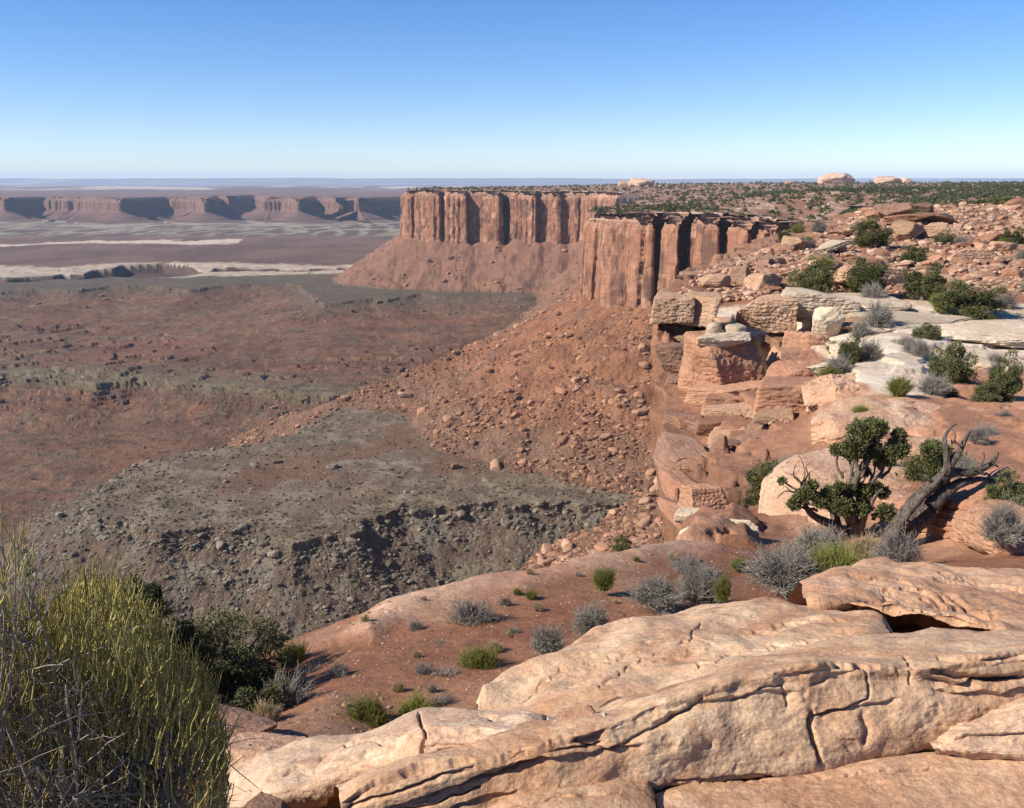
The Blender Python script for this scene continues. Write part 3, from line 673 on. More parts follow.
def loft(name, rows, ns, nts, mat, label, amp=.018, cracks=(), groove=.02, gfreq=14, gz=(1, 99), seed=0, cat='rock slab', lump=.05, gs=3.0, sc=1.0, steps=()):
    R_ = np.array([resample(np.array([P(*q) for q in r]), n=ns) for r in rows])     # m, ns, 3
    m = len(rows); ts = np.concatenate([np.linspace(i, i + 1, nts[i], endpoint=False) for i in range(m - 1)] + [[m - 1]])
    i = np.clip(np.floor(ts).astype(int), 0, m - 2); f = (ts - i)[:, None, None]
    g = lambda k: R_[np.clip(k, 0, m - 1)]
    p0, p1, p2, p3 = g(i - 1), g(i), g(i + 1), g(i + 2); te = .28
    m1 = (p2 - p0) * te; m2 = (p3 - p1) * te
    G = (2 * f ** 3 - 3 * f ** 2 + 1) * p1 + (f ** 3 - 2 * f ** 2 + f) * m1 + (-2 * f ** 3 + 3 * f ** 2) * p2 + (f ** 3 - f ** 2) * m2
    nt_ = len(ts); V = G.reshape(-1, 3); N = -normals(V, nt_, ns)
    s = seed * 7.7; x, y, z = V.T; N = -N if N[:, 2].mean() < 0 else N; facew = .35 + .65 * sst(.75, .3, N[:, 2])
    d = sc * (lump * fbm3(x / (.55 * sc) + s, y / (.55 * sc), z / (.4 * sc), 3) + amp * facew * fbm3(x / (.13 * sc) + s, y / (.13 * sc), z / (.10 * sc), 5) + amp * .22 * fbm3(x / (.035 * sc), y / (.035 * sc) + s, z / (.03 * sc), 3))
    # weathered pits and hollows
    pit = sst(.30, .62, fbm3(x / (.16 * sc) + 9 + s, y / (.16 * sc), z / (.12 * sc), 3)); d -= pit * amp * facew * sc
    tt = np.repeat(ts[:, None], ns, 1).ravel(); uu = np.tile(np.linspace(0, 1, ns), nt_)
    wv = tt + .12 * fbm2(uu * 5 + s, tt * 2, 3)
    gr = fbm2(uu * gs + s, wv * gfreq, 4)
    wg = sst(gz[0] - .15, gz[0] + .15, tt) * sst(gz[1] + .15, gz[1] - .15, tt)
    gm = sst(-.25, .45, fbm2(uu * 6 + 3 + s, tt * 3, 2) + .15)
    groove = groove * sc * facew
    d -= groove * sst(.18, .02, np.abs(gr)) * wg * gm
    d += groove * .9 * (sst(-.1, .1, fbm2(uu * 2 + 5 + s, wv * gfreq * .45, 2)) - .5) * wg
    qx, qy = proj(V); qx = qx + 4 * fbm2(x / (.12 * sc), y / (.12 * sc) + z / (.12 * sc), 3); qy = qy + 4 * fbm2(x / (.12 * sc) + 7, y / (.12 * sc) + z / (.12 * sc), 3)
    for pts, w_, dp in cracks:
        L = linedist(qx, qy, pts); d -= dp * .8 * np.exp(-(L / (w_ * .75)) ** 2)
    for pts, dp, fall in steps:
        px_, py_ = zip(*pts); s_ = qy - np.interp(qx, px_, py_); en = sst(px_[0] - 4, px_[0] + 14, qx) * sst(px_[-1] + 4, px_[-1] - 14, qx)
        d -= dp * sst(-1.2, 1.6, s_) * np.exp(-np.maximum(s_, 0) / fall) * en
    V = V + N * d[:, None]
    o = obj(name, mesh_np(name, V, gridfaces(nt_, ns)[:, ::-1], [mat], True)); tag(o, label, cat, kind='thing'); return o
# A: the long ledge with the broad weathered face
A_back = [(300, 850, 4.2), (430, 800, 4.5), (560, 760, 4.8), (700, 720, 5.1), (830, 690, 5.2), (900, 690, 5.1), (980, 690, 5.0), (1180, 680, 5.0)]
A_cr = [(336, 792, 3.1), (380, 770, 3.2), (420, 756, 3.25), (500, 738, 3.35), (560, 724, 3.45), (620, 702, 3.6), (680, 680, 3.75), (740, 656, 3.95), (830, 641, 4.15), (889, 632, 4.25), (932, 627, 4.25), (977, 634, 4.1), (1030, 634, 4.1), (1180, 622, 4.1)]
A_lip = [(340, 800, 2.90), (372, 784, 2.92), (430, 768, 2.95), (500, 752, 2.99), (545, 743, 3.02), (600, 724, 3.1), (660, 698, 3.2), (733, 674, 3.27), (816, 663, 3.33), (912, 663, 3.38), (975, 655, 3.42), (1030, 650, 3.48), (1180, 640, 3.5)]
A_l2 = [(341, 806, 2.87), (372, 791, 2.89), (430, 776, 2.91), (500, 760, 2.95), (545, 751, 2.98), (600, 735, 3.05), (660, 712, 3.14), (733, 690, 3.21), (816, 680, 3.27), (912, 680, 3.32), (975, 668, 3.37), (1030, 661, 3.43), (1180, 650, 3.46)]
A_mid = [(343, 822, 2.86), (430, 800, 2.90), (520, 778, 2.94), (600, 762, 3.01), (700, 735, 3.10), (800, 718, 3.19), (880, 710, 3.25), (950, 700, 3.29), (1030, 680, 3.37), (1180, 668, 3.42)]
A_base = [(340, 862, 2.80), (430, 836, 2.85), (520, 814, 2.90), (600, 797, 2.96), (700, 783, 3.05), (800, 770, 3.13), (860, 761, 3.18), (945, 742, 3.25), (1000, 722, 3.30), (1060, 702, 3.36), (1180, 695, 3.42)]
A_in = [(350, 890, 2.9), (430, 860, 3.0), (520, 830, 3.05), (600, 810, 3.1), (700, 792, 3.2), (800, 780, 3.3), (945, 750, 3.4), (1060, 715, 3.5), (1180, 705, 3.5)]
crA = [([(348, 808), (420, 783), (500, 762), (560, 750), (600, 742)], 2.0, .035), ([(360, 822), (430, 803), (480, 790)], 1.6, .025), ([(420, 796), (500, 776), (545, 760)], 1.5, .03),
       ([(776, 674), (800, 668), (860, 665), (912, 668)], 2.0, .045), ([(869, 668), (873, 690), (868, 700), (850, 708), (816, 716)], 1.8, .03), ([(812, 712), (812, 735), (818, 760)], 3.0, .06),
       ([(760, 690), (785, 686), (788, 705)], 1.6, .02), ([(735, 700), (760, 690)], 1.5, .02), ([(905, 655), (912, 668), (912, 685)], 1.5, .02), ([(935, 672), (990, 680), (1024, 672)], 3.0, .06), ([(940, 656), (985, 662), (1030, 652)], 2.6, .045),
       ([(862, 740), (864, 720)], 5, .03), ([(575, 738), (610, 752), (640, 735), (700, 700)], 2.2, .03), ([(816, 684), (826, 680)], 4.5, .03), ([(600, 800), (700, 781), (820, 770)], 2.0, .03)]
stA = [([(340, 803), (372, 786), (421, 769), (500, 753), (545, 743), (606, 729)], .05, 9), ([(340, 820), (430, 792), (500, 770), (580, 752), (640, 744)], .03, 14), ([(350, 838), (430, 812), (520, 790)], .02, 20),
       ([(775, 676), (820, 668), (870, 666), (915, 668)], .035, 22), ([(925, 674), (960, 682), (990, 676), (1060, 668)], .06, 9), ([(935, 690), (1000, 694), (1060, 684)], .03, 14),
       ([(650, 722), (700, 702), (760, 692), (800, 690)], .02, 25), ([(812, 716), (850, 708), (900, 698)], .022, 18)]
loft('ledge_slab', [A_back, A_cr, A_lip, A_l2, A_mid, A_base, A_in], 900, [40, 110, 50, 80, 110, 20], M_SLAB, 'long sandstone ledge with a cracked brown vertical face across the lower right', amp=.012, cracks=crA, groove=.0, gfreq=4, gz=(2.2, 5.3), steps=stA, seed=1, gs=5)
# A2: smooth sloping dome behind it
D2 = [[(478, 745, 5.2), (500, 735, 5.6), (600, 690, 6.4), (700, 660, 7.0), (800, 660, 6.8), (880, 665, 6.0), (900, 665, 5.0)],
      [(477, 704, 4.35), (484, 686, 4.5), (510, 670, 4.75), (560, 649, 5.1), (600, 631, 5.4), (640, 615, 5.6), (700, 604, 5.8), (760, 603, 5.7), (830, 607, 5.5), (872, 610, 5.2), (888, 626, 4.7)],
      [(476, 716, 4.15), (520, 695, 4.3), (600, 665, 4.5), (700, 635, 4.75), (800, 625, 4.8), (865, 622, 4.65), (893, 634, 4.4)],
      [(478, 728, 3.85), (540, 722, 3.8), (600, 708, 3.85), (640, 700, 3.9), (690, 682, 4.0), (740, 662, 4.1), (800, 650, 4.2), (850, 643, 4.25), (897, 641, 4.25)],
      [(478, 745, 3.8), (540, 735, 3.8), (640, 715, 3.9), (740, 680, 4.0), (850, 665, 4.2), (897, 655, 4.25)]]
loft('smooth_slab', D2, 620, [30, 110, 130, 20], M_SLAB, 'smooth pinkish sloping sandstone dome below the grey shrubs, behind the long cracked ledge', amp=.012, lump=.06,
     cracks=[([(600, 690), (640, 660), (690, 640), (700, 625)], 1.6, .018), ([(520, 700), (560, 672), (640, 655)], 1.5, .014), ([(700, 668), (740, 650), (800, 640), (850, 632)], 1.8, .02)], groove=.0, gfreq=7, gz=(0, 9), seed=2, steps=[([(740, 628), (800, 622), (860, 620)], .02, 10), ([(560, 690), (640, 668), (720, 640)], .012, 14)])
# E: pale slab at lower left with an overhanging lip
E_ = [[(232, 845, 4.6), (300, 800, 5.0), (400, 770, 5.0), (500, 750, 4.8), (600, 745, 4.4)],
      [(222, 800, 3.75), (236, 774, 3.9), (268, 754, 4.0), (310, 741, 4.1), (350, 735, 4.15), (395, 722, 4.15), (420, 714, 4.1), (470, 709, 4.0), (520, 711, 3.85), (560, 716, 3.75), (604, 712, 3.6)],
      [(226, 812, 3.42), (262, 794, 3.42), (300, 782, 3.42), (345, 762, 3.40), (390, 745, 3.36), (421, 734, 3.32), (470, 727, 3.3), (530, 722, 3.26), (566, 725, 3.24), (606, 716, 3.22)],
      [(230, 832, 3.40), (262, 818, 3.42), (300, 808, 3.42), (345, 792, 3.38), (400, 773, 3.28), (430, 765, 3.2), (500, 750, 3.16), (544, 741, 3.15), (575, 735, 3.15), (606, 727, 3.15)],
      [(240, 845, 3.7), (300, 825, 3.7), (345, 805, 3.6), (430, 775, 3.45), (544, 750, 3.35), (606, 735, 3.35)]]
loft('pale_slab', E_, 620, [30, 100, 70, 40], M_SLABP, 'pale cream sandstone slab with a dark overhanging lip at the lower left', amp=.011, lump=.05,
     cracks=[([(421, 716), (424, 735), (421, 765)], 2.0, .05), ([(545, 716), (556, 735), (550, 745)], 1.8, .04), ([(345, 745), (395, 738), (440, 720), (495, 716)], 1.8, .025), ([(424, 748), (480, 735), (560, 730)], 1.5, .02), ([(250, 790), (300, 765), (330, 752)], 2, .02)], groove=.004, gfreq=4, gz=(.8, 3.4), seed=3, steps=[([(300, 772), (345, 756), (420, 736), (480, 728), (545, 727)], .02, 12), ([(424, 752), (480, 742), (545, 733)], .02, 10)])
# B: flat slab under the viewer
B_ = [[(640, 812, 3.2), (700, 790, 3.3), (800, 780, 3.4), (945, 760, 3.5), (1180, 775, 3.5)],
      [(655, 794, 2.99), (700, 784, 3.06), (800, 773, 3.13), (860, 763, 3.17), (945, 749, 3.22), (1030, 755, 3.14), (1180, 757, 3.12)],
      [(658, 812, 2.84), (800, 800, 2.93), (945, 790, 2.96), (1180, 792, 2.93)], [(662, 900, 2.40), (800, 890, 2.45), (1180, 890, 2.45)], [(664, 930, 2.45), (800, 960, 2.4), (1180, 960, 2.4)]]
loft('flat_slab', B_, 520, [20, 110, 90, 10], M_SLABR, 'flat rosy sandstone slab along the bottom edge below the cracked ledge', amp=.010, lump=.03, cracks=[([(700, 783), (780, 778), (860, 775)], 1.5, .02), ([(880, 772), (930, 768)], 1.5, .02)], groove=.002, gfreq=4, gz=(0, 9), seed=4, steps=[([(700, 795), (820, 788), (900, 782)], .008, 10), ([(860, 772), (1000, 770)], .008, 8)])
B0 = [[(490, 830, 3.0), (560, 810, 3.1), (640, 800, 3.15), (662, 810, 3.1)], [(488, 812, 2.88), (520, 798, 2.92), (575, 787, 2.97), (630, 777, 3.03), (648, 780, 3.01), (655, 796, 2.94)],
      [(496, 822, 2.78), (560, 806, 2.82), (620, 798, 2.84), (657, 812, 2.80)], [(505, 880, 2.5), (580, 880, 2.5), (660, 880, 2.55)], [(510, 900, 2.55), (580, 910, 2.55), (664, 900, 2.6)]]
loft('low_slab', B0, 300, [20, 70, 60, 8], M_SLAB, 'rounded low sandstone block at the bottom edge, left of the flat slab', amp=.010, lump=.03, cracks=[([(500, 815), (560, 800), (620, 790)], 1.5, .015)], groove=.002, gfreq=6, gz=(0, 9), seed=5)
C_ = [[(934, 760, 3.5), (985, 735, 3.6), (1180, 690, 3.7)], [(928, 742, 3.25), (950, 722, 3.32), (985, 706, 3.38), (1030, 688, 3.43), (1180, 650, 3.55)], [(932, 745, 3.17), (962, 731, 3.16), (1030, 714, 3.17), (1180, 700, 3.2)],
      [(934, 751, 3.15), (965, 753, 3.11), (1030, 756, 3.09), (1180, 756, 3.09)], [(940, 767, 3.2), (1030, 767, 3.2), (1180, 767, 3.2)]]
loft('wedge_slab', C_, 260, [14, 70, 50, 8], M_SLABP, 'pale layered sandstone wedge at the lower right corner above the flat slab', amp=.012, lump=.03, cracks=[([(946, 724), (1030, 700)], 1.5, .01), ([(936, 738), (975, 736), (1030, 733)], 1.8, .03)], groove=.003, gfreq=5, gz=(1, 3.2), seed=6, steps=[([(930, 728), (980, 722), (1040, 712)], .012, 8), ([(930, 739), (980, 737), (1040, 734)], .02, 8)])
# D: upper right slab with the dark hollow under it
D_ = [[(757, 640, 9.0), (900, 600, 10.0), (1200, 600, 10.5)],
      [(800, 584, 7.0), (832, 571, 7.4), (865, 561, 7.8), (900, 562, 7.9), (940, 564, 7.8), (980, 569, 7.6), (1030, 572, 7.4), (1200, 566, 7.4)],
      [(802, 592, 6.1), (850, 584, 6.2), (900, 590, 6.1), (960, 596, 6.0), (1030, 604, 5.9), (1200, 604, 5.8)],
      [(806, 604, 5.45), (850, 602, 5.4), (882, 608, 5.25), (920, 613, 5.15), (960, 622, 5.05), (1000, 630, 4.9), (1040, 634, 4.85), (1200, 640, 4.8)],
      [(810, 612, 5.6), (860, 613, 5.6), (888, 618, 5.75), (930, 622, 5.7), (965, 630, 5.5), (1000, 640, 5.2), (1200, 655, 5.1)],
      [(812, 640, 5.7), (900, 645, 5.9), (1000, 660, 5.6), (1200, 680, 5.4)]]
loft('upper_slab', D_, 560, [20, 90, 90, 50, 20], M_SLABR, 'broad rosy sandstone slab with a dark hollow beneath it, below the dead tree', amp=.015, lump=.08,
     cracks=[([(850, 575), (900, 580), (960, 600), (990, 612)], 2.2, .05), ([(860, 600), (890, 596), (940, 606)], 2.5, .05), ([(940, 575), (1030, 590)], 2, .03)], groove=.004, gfreq=4, gz=(.8, 4), seed=7, steps=[([(870, 588), (920, 592), (960, 604), (1000, 610)], .04, 16), ([(930, 578), (1040, 590)], .03, 20), ([(880, 606), (930, 612), (1000, 628)], .05, 12)])

# ---- the mid distance bedrock at right
KM = dict(sc=6.0, amp=.010, lump=.05, groove=.012, gfreq=7, gz=(0, 9))
loft('bedrock_dome', [[(768, 535, 23), (782, 490, 26), (820, 458, 27), (880, 446, 27), (950, 450, 27)],
  [(758, 512, 20.6), (768, 480, 21.6), (795, 456, 22.6), (830, 443, 23.2), (880, 438, 23.8), (950, 440, 24.2)],
  [(757, 522, 19.9), (780, 497, 20.4), (815, 478, 20.8), (870, 468, 21.4), (950, 468, 21.8)],
  [(759, 534, 19.0), (790, 524, 18.8), (830, 512, 19.0), (880, 506, 19.2), (955, 500, 19.4)],
  [(765, 548, 18.6), (800, 548, 18), (850, 548, 17.6), (965, 545, 17)]], 300, [16, 60, 60, 30], M_DOME, 'rounded pale bedrock dome behind the twisted juniper', seed=11, cat='rock dome', **KM)
loft('bedrock_outcrop', [[(818, 436, 29), (860, 410, 31), (960, 402, 31)], [(813, 414, 26.8), (835, 405, 27.8), (870, 399, 28.6), (915, 397, 29), (960, 399, 29)],
  [(811, 421, 26.0), (832, 417, 25.6), (870, 415, 25.6), (905, 414, 25.7), (960, 420, 26)], [(812, 446, 25.8), (835, 444, 25.2), (860, 440, 25), (900, 438, 24.6), (965, 440, 24.4)], [(815, 458, 26), (860, 455, 25.5), (965, 455, 24.5)]],
  240, [14, 50, 40, 14], M_DOME, 'cream bedrock knob with a square left end above the rounded dome', seed=12, cat='rock knob', **KM)
loft('overhang_slab', [[(880, 385, 40), (930, 360, 41), (1010, 356, 41)], [(869, 367, 35.5), (895, 358, 36.6), (945, 351, 37.6), (1010, 349, 38)],
  [(870, 373, 33.6), (888, 381, 33), (908, 387, 32.6), (928, 389, 32.6), (965, 382, 33.4), (1010, 376, 34)], [(872, 376, 33.5), (888, 386, 32.9), (910, 394, 32.5), (930, 396, 32.5), (965, 389, 33.2), (1010, 382, 34)],
  [(878, 378, 35), (890, 388, 35), (912, 396, 34.8), (930, 398, 34.8), (1010, 385, 35)]], 240, [14, 60, 16, 12], M_WHITE, 'white overhanging slab with a black slot under its lip', seed=13, **KM)
loft('orange_swell', [[(868, 440, 29), (905, 412, 30), (960, 406, 30.5), (1060, 404, 30.5)], [(862, 424, 26.3), (900, 411, 27.6), (960, 404, 28.4), (1060, 401, 28.6)], [(866, 436, 24.8), (905, 428, 25), (960, 426, 25.2), (1060, 424, 25.2)],
  [(872, 452, 23.4), (940, 452, 23), (1060, 452, 22.6)], [(878, 472, 22.3), (940, 476, 21.4), (1060, 480, 20.5)], [(885, 492, 22), (940, 500, 21), (1060, 505, 20)]], 320, [14, 50, 50, 50, 10], M_OSW,
  'long orange bedrock swell with a dark zigzag crack, above the dead tree', seed=15, cat='rock swell', steps=[([(872, 414), (885, 417), (895, 428), (915, 434), (932, 444), (950, 446)], .22, 10), ([(940, 436), (980, 426), (1000, 432), (1040, 428)], .14, 12)], **KM)
loft('cream_ledge', [[(795, 420, 33), (850, 385, 35), (900, 382, 35)], [(800, 385, 31.5), (830, 373, 32.5), (865, 371, 33), (895, 386, 32)], [(802, 393, 30.5), (835, 388, 30), (870, 390, 30), (900, 398, 29.5)], [(804, 405, 29.8), (840, 405, 29), (875, 407, 28.8), (905, 410, 28.5)], [(806, 415, 30), (905, 420, 29)]],
  200, [14, 40, 40, 10], M_DOME, 'layered orange cream ledge left of the white overhanging slab', seed=14, **dict(KM, groove=.04))
# ------------------------------------------------------------------ rocks
def rock_mat2(name, a, b, stain, scale=1.0, pale=None, varn=.45):
    """boulder stone: object space, every boulder its own tone"""
    m = rock_mat(name, a, b, stain, scale=scale, objco=True, varn=varn, strata=1.0, bumpd=.03, pale=pale)
    nt_ = m.node_tree; bs = [n for n in nt_.nodes if n.type == 'BSDF_PRINCIPLED'][0]
    src = bs.inputs['Base Color'].links[0].from_socket
    oi = nt_.nodes.new('ShaderNodeObjectInfo'); mr = nt_.nodes.new('ShaderNodeMapRange'); nt_.links.new(oi.outputs['Random'], mr.inputs[0])
    mr.inputs[3].default_value = .72; mr.inputs[4].default_value = 1.12
    cc_ = nt_.nodes.new('ShaderNodeCombineColor'); [nt_.links.new(mr.outputs[0], cc_.inputs[i]) for i in range(3)]
    mx = nt_.nodes.new('ShaderNodeMix'); mx.data_type = 'RGBA'; mx.blend_type = 'MULTIPLY'; mx.inputs[0].default_value = 1
    nt_.links.new(src, mx.inputs[6]); nt_.links.new(cc_.outputs[0], mx.inputs[7]); nt_.links.new(mx.outputs[2], bs.inputs['Base Color']); return m
R_RED = rock_mat2('red_boulder', (.33, .16, .095), (.39, .21, .13), (.14, .085, .06), 1.2)
R_TAN = rock_mat2('tan_boulder', (.40, .23, .14), (.46, .30, .195), (.15, .10, .07), 1.2)
R_PALE = rock_mat2('pale_boulder', (.57, .46, .33), (.50, .37, .25), (.26, .17, .12), 1.0, pale=(.72, .63, .50), varn=.3)
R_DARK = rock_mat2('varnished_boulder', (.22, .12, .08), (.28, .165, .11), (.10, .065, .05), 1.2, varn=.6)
R_GREY = rock_mat2('grey_boulder', (.19, .15, .105), (.25, .205, .145), (.10, .08, .06), 4)
R_ORG = rock_mat2('orange_rock', (.42, .22, .13), (.48, .275, .175), (.24, .12, .08), 1.3, varn=.4)
MATS = dict(red=R_RED, tan=R_TAN, pale=R_PALE, dark=R_DARK, grey=R_GREY, org=R_ORG)
def rock_verts(seed, lvl, npl=14, p=16, dims=(1, 1, .6), nz=.05, strat=.0, top=.75, lo=.62):
    rs = np.random.RandomState(seed); D, Fc = ico(lvl)
    n = rs.normal(size=(npl, 3)); n /= np.linalg.norm(n, axis=1)[:, None]; dist = rs.uniform(lo, 1, npl)
    n = np.vstack([n, [[0, 0, 1], [0, 0, -1], [1, .1, 0], [-1, .2, .1], [.1, 1, .1], [0, -1, .05]]]); dist = np.concatenate([dist, [top, .8, .95, .95, .95, .95]])
    q = np.maximum(D @ n.T, 0) / dist
    r = (q ** p).sum(1) ** (-1 / p)
    V = D * r[:, None]
    if lvl >= 5: V = V * (1 + .035 * fbm3(V[:, 0] * 5 + seed, V[:, 1] * 5, V[:, 2] * 7, 4, ridged=True))[:, None]
    if nz and lvl >= 2:
        s = seed * 3.3
        k = nz * fbm3(V[:, 0] * 1.6 + s, V[:, 1] * 1.6, V[:, 2] * 1.6, 2 if lvl < 4 else 5)
        if strat:
            zz = V[:, 2] * 5 + .8 * fbm3(V[:, 0] * .9 + s, V[:, 1] * .9, V[:, 2] * 0, 2)
            g = np.abs(zz - np.round(zz)); k = k - strat * sst(.16, .02, g) * sst(-.3, .3, fbm3(V[:, 0] * 2 + s, V[:, 1] * 2, V[:, 2] * 3, 2) + .2) + strat * .5 * np.sin(np.floor(zz + .5) * 12.9)
            out = V.copy(); out[:, 2] *= .2; out /= np.linalg.norm(out, axis=1)[:, None] + 1e-6
            V = V + out * k[:, None]
        else: V = V + D * k[:, None]
    return V * np.array(dims), Fc
def boulder(name, px, py, w, h, Y, seed, mat='tan', label=None, cat='boulder', lvl=5, depth=None, rot=0, tilt=(0, 0), p=14, strat=.02, npl=12, group=None, nz=.05, top=.75, lo=.62):
    """px,py: middle of the visible body; w,h: its breadth and height as seen; Y: distance"""
    c = P(px, py, Y); W = w * Y / F * 1.02; H = h * Y / F * 1.04; dp = depth if depth else W * .8
    V, Fc = rock_verts(seed, lvl, npl, p, (W / 1.75, dp / 1.75, H / 1.5), nz, strat, top, lo)
    o = obj(name, mesh_np(name, V, Fc, [MATS[mat]], True), loc=c, rot=(tilt[0], tilt[1], rot)); tag(o, label, cat, group); return o
BL = [
 # near
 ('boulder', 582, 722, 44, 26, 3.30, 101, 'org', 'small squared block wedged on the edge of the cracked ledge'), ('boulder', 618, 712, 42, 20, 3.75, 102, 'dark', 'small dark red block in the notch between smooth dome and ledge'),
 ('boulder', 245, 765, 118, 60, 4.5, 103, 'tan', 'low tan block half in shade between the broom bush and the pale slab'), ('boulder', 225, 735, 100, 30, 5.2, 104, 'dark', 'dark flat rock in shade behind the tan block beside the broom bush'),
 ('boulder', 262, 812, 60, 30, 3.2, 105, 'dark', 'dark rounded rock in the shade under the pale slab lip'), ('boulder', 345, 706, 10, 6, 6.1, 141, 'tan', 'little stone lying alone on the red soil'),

 ('boulder', 905, 640, 60, 24, 5.6, 142, 'dark', 'dark rock inside the hollow under the upper slab'),
 # rim stones
 ('boulder', 691, 538, 40, 20, 16.5, 107, 'pale', 'pale tilted rock on the rim, left one of two'), ('boulder', 735, 533, 52, 20, 16.4, 108, 'pale', 'pale flat rock on the rim below the green shrub, right one of two'),
 ('boulder', 703, 505, 46, 44, 21, 109, 'org', 'orange rock step below the rim left of the green shrub'), 
 ('boulder', 700, 519, 40, 22, 19.5, 110, 'pale', 'yellowish weathered rock behind the pale rim stones'),


 ('boulder', 905, 520, 140, 60, 19, 113, 'org', 'orange bedrock hump between juniper and dead tree'),
 ('boulder', 975, 515, 110, 50, 14.8, 114, 'red', 'tilted layered red rock under the dead tree'), ('boulder', 1015, 535, 120, 50, 12.5, 115, 'org', 'smooth orange rock swell at the right edge below the dead tree'),

 ('boulder', 825, 324, 34, 28, 42, 119, 'pale', 'white tilted block leaning on the ledge'),
 ('boulder', 858, 326, 44, 16, 42.5, 120, 'tan', 'flat tan slab beside the white tilted block'),
 # the flank
 ('boulder', 718, 368, 58, 64, 39, 121, 'red', 'big overhanging red block with pale stones on top'), ('boulder', 722, 340, 50, 14, 38.5, 122, 'pale', 'flat pale cap slab on the overhanging red block'),
 ('boulder', 714, 329, 20, 14, 39, 123, 'pale', 'small pale rounded stone on the cap slab, left one'), ('boulder', 735, 331, 24, 16, 39, 124, 'pale', 'pale rounded stone on the cap slab, right one'), ('boulder', 722, 321, 18, 9, 39.2, 125, 'tan', 'thin tan stone topping the pair on the cap slab'),
 ('boulder', 672, 309, 32, 24, 46.5, 126, 'tan', 'first squared block of the rim course from the left end'), ('boulder', 702, 310, 38, 25, 46, 127, 'tan', 'second squared block of the rim course from the left end'),
 ('boulder', 763, 313, 46, 28, 45, 128, 'tan', 'largest squared block of the rim course with a black gap on its right'), ('boulder', 815, 306, 60, 26, 46, 129, 'pale', 'long cream block of the rim course right of the black gap'),
 ('boulder', 681, 362, 42, 34, 43, 130, 'dark', 'dark rounded block on the flank edge'), ('boulder', 680, 392, 44, 28, 41, 131, 'dark', 'dark layered block low on the flank edge'),
 ('boulder', 700, 410, 50, 26, 38, 132, 'red', 'red block below the dark layered block'), ('boulder', 722, 406, 44, 20, 36, 133, 'red', 'red flat block below the overhanging block'),
 ('boulder', 735, 440, 60, 30, 32.5, 134, 'org', 'orange rounded ledge stone in the middle of the flank, left part'), ('boulder', 775, 444, 48, 28, 31.5, 135, 'org', 'orange rounded ledge stone in the middle of the flank, right part'),
 ('boulder', 690, 430, 36, 26, 34, 136, 'red', 'red knob at the flank edge beside the orange ledge'), ('boulder', 705, 470, 50, 36, 28.5, 137, 'red', 'red fractured block above the orange step'),
 ('boulder', 800, 385, 60, 46, 36.5, 138, 'red', 'smooth red rock face under the pale ledge'), ('boulder', 803, 350, 40, 34, 41, 139, 'org', 'orange shelf rock right of the black gap'), ('boulder', 745, 480, 30, 26, 27, 140, 'red', 'red block left of the green shrub'),
 ('boulder', 790, 420, 70, 34, 33, 143, 'red', 'smooth red bulge below the pale knob'), ('boulder', 840, 372, 60, 18, 34.5, 145, 'pale', 'thin pale ledge above the layered orange ledge'),
 # ridge boulders
 ('boulder', 871, 281, 72, 26, 55, 150, 'tan', 'low tan rock between two dark junipers'), ('boulder', 968, 262, 48, 24, 68, 151, 'tan', 'large tan flat topped boulder near the right edge of the ridge'), ('boulder', 903, 233, 32, 20, 84, 152, 'tan', 'pinkish blocky boulder right of a dark juniper'),
 ('boulder', 938, 233, 26, 18, 84, 153, 'tan', 'tan round boulder right of the pinkish blocky boulder'), ('boulder', 1005, 250, 26, 18, 72, 154, 'tan', 'tan boulder at the right edge of the ridge'), ('boulder', 1015, 275, 26, 14, 58, 155, 'red', 'reddish flat boulder at the right edge above the soil patch'),
 ('boulder', 893, 210, 34, 12, 108, 156, 'dark', 'dark overhanging cap rock on the ridge crest, left one'), ('boulder', 920, 209, 32, 12, 108, 157, 'dark', 'dark overhanging cap rock on the ridge crest, middle one'), ('boulder', 935, 218, 30, 9, 102, 158, 'dark', 'dark flat slab just below the crest'),
 ('boulder', 905, 219, 44, 8, 102, 159, 'red', 'long red flat slab just below the crest'), ('boulder', 740, 277, 28, 18, 57, 160, 'tan', 'tan angular block in the pile above the rim course, left part'), ('boulder', 763, 284, 34, 20, 54, 161, 'tan', 'tan angular block in the pile above the rim course, right part'),
 ('boulder', 715, 283, 30, 16, 55, 162, 'tan', 'grey tan tilted block at the left of the pile'), ('boulder', 830, 246, 36, 6, 73, 163, 'pale', 'pale leaning slab on the ridge slope'), ('boulder', 990, 240, 22, 12, 78, 164, 'red', 'red boulder below the right juniper'),
 ('boulder', 800, 245, 30, 14, 76, 165, 'tan', 'tan boulder on the upper ridge slope'), ('boulder', 770, 262, 26, 10, 65, 166, 'tan', 'thin tan slab resting on the pile'),
]
BL += [('boulder', 682, 428, 40, 26, 34.5, 171, 'dark', 'dark stained block on the outer edge of the flank, third from the top'), ('boulder', 687, 462, 44, 34, 29.8, 172, 'dark', 'large smooth brown block on the outer edge of the flank, beside scree'), ('boulder', 692, 497, 40, 26, 25, 173, 'red', 'reddish block low on the outer edge of the flank'), ('boulder', 706, 384, 34, 22, 40.5, 174, 'dark', 'dark ledge block under the overhanging red block'), ('boulder', 690, 524, 34, 18, 21.5, 175, 'red', 'lowest red block of the flank just above the rim stones')]
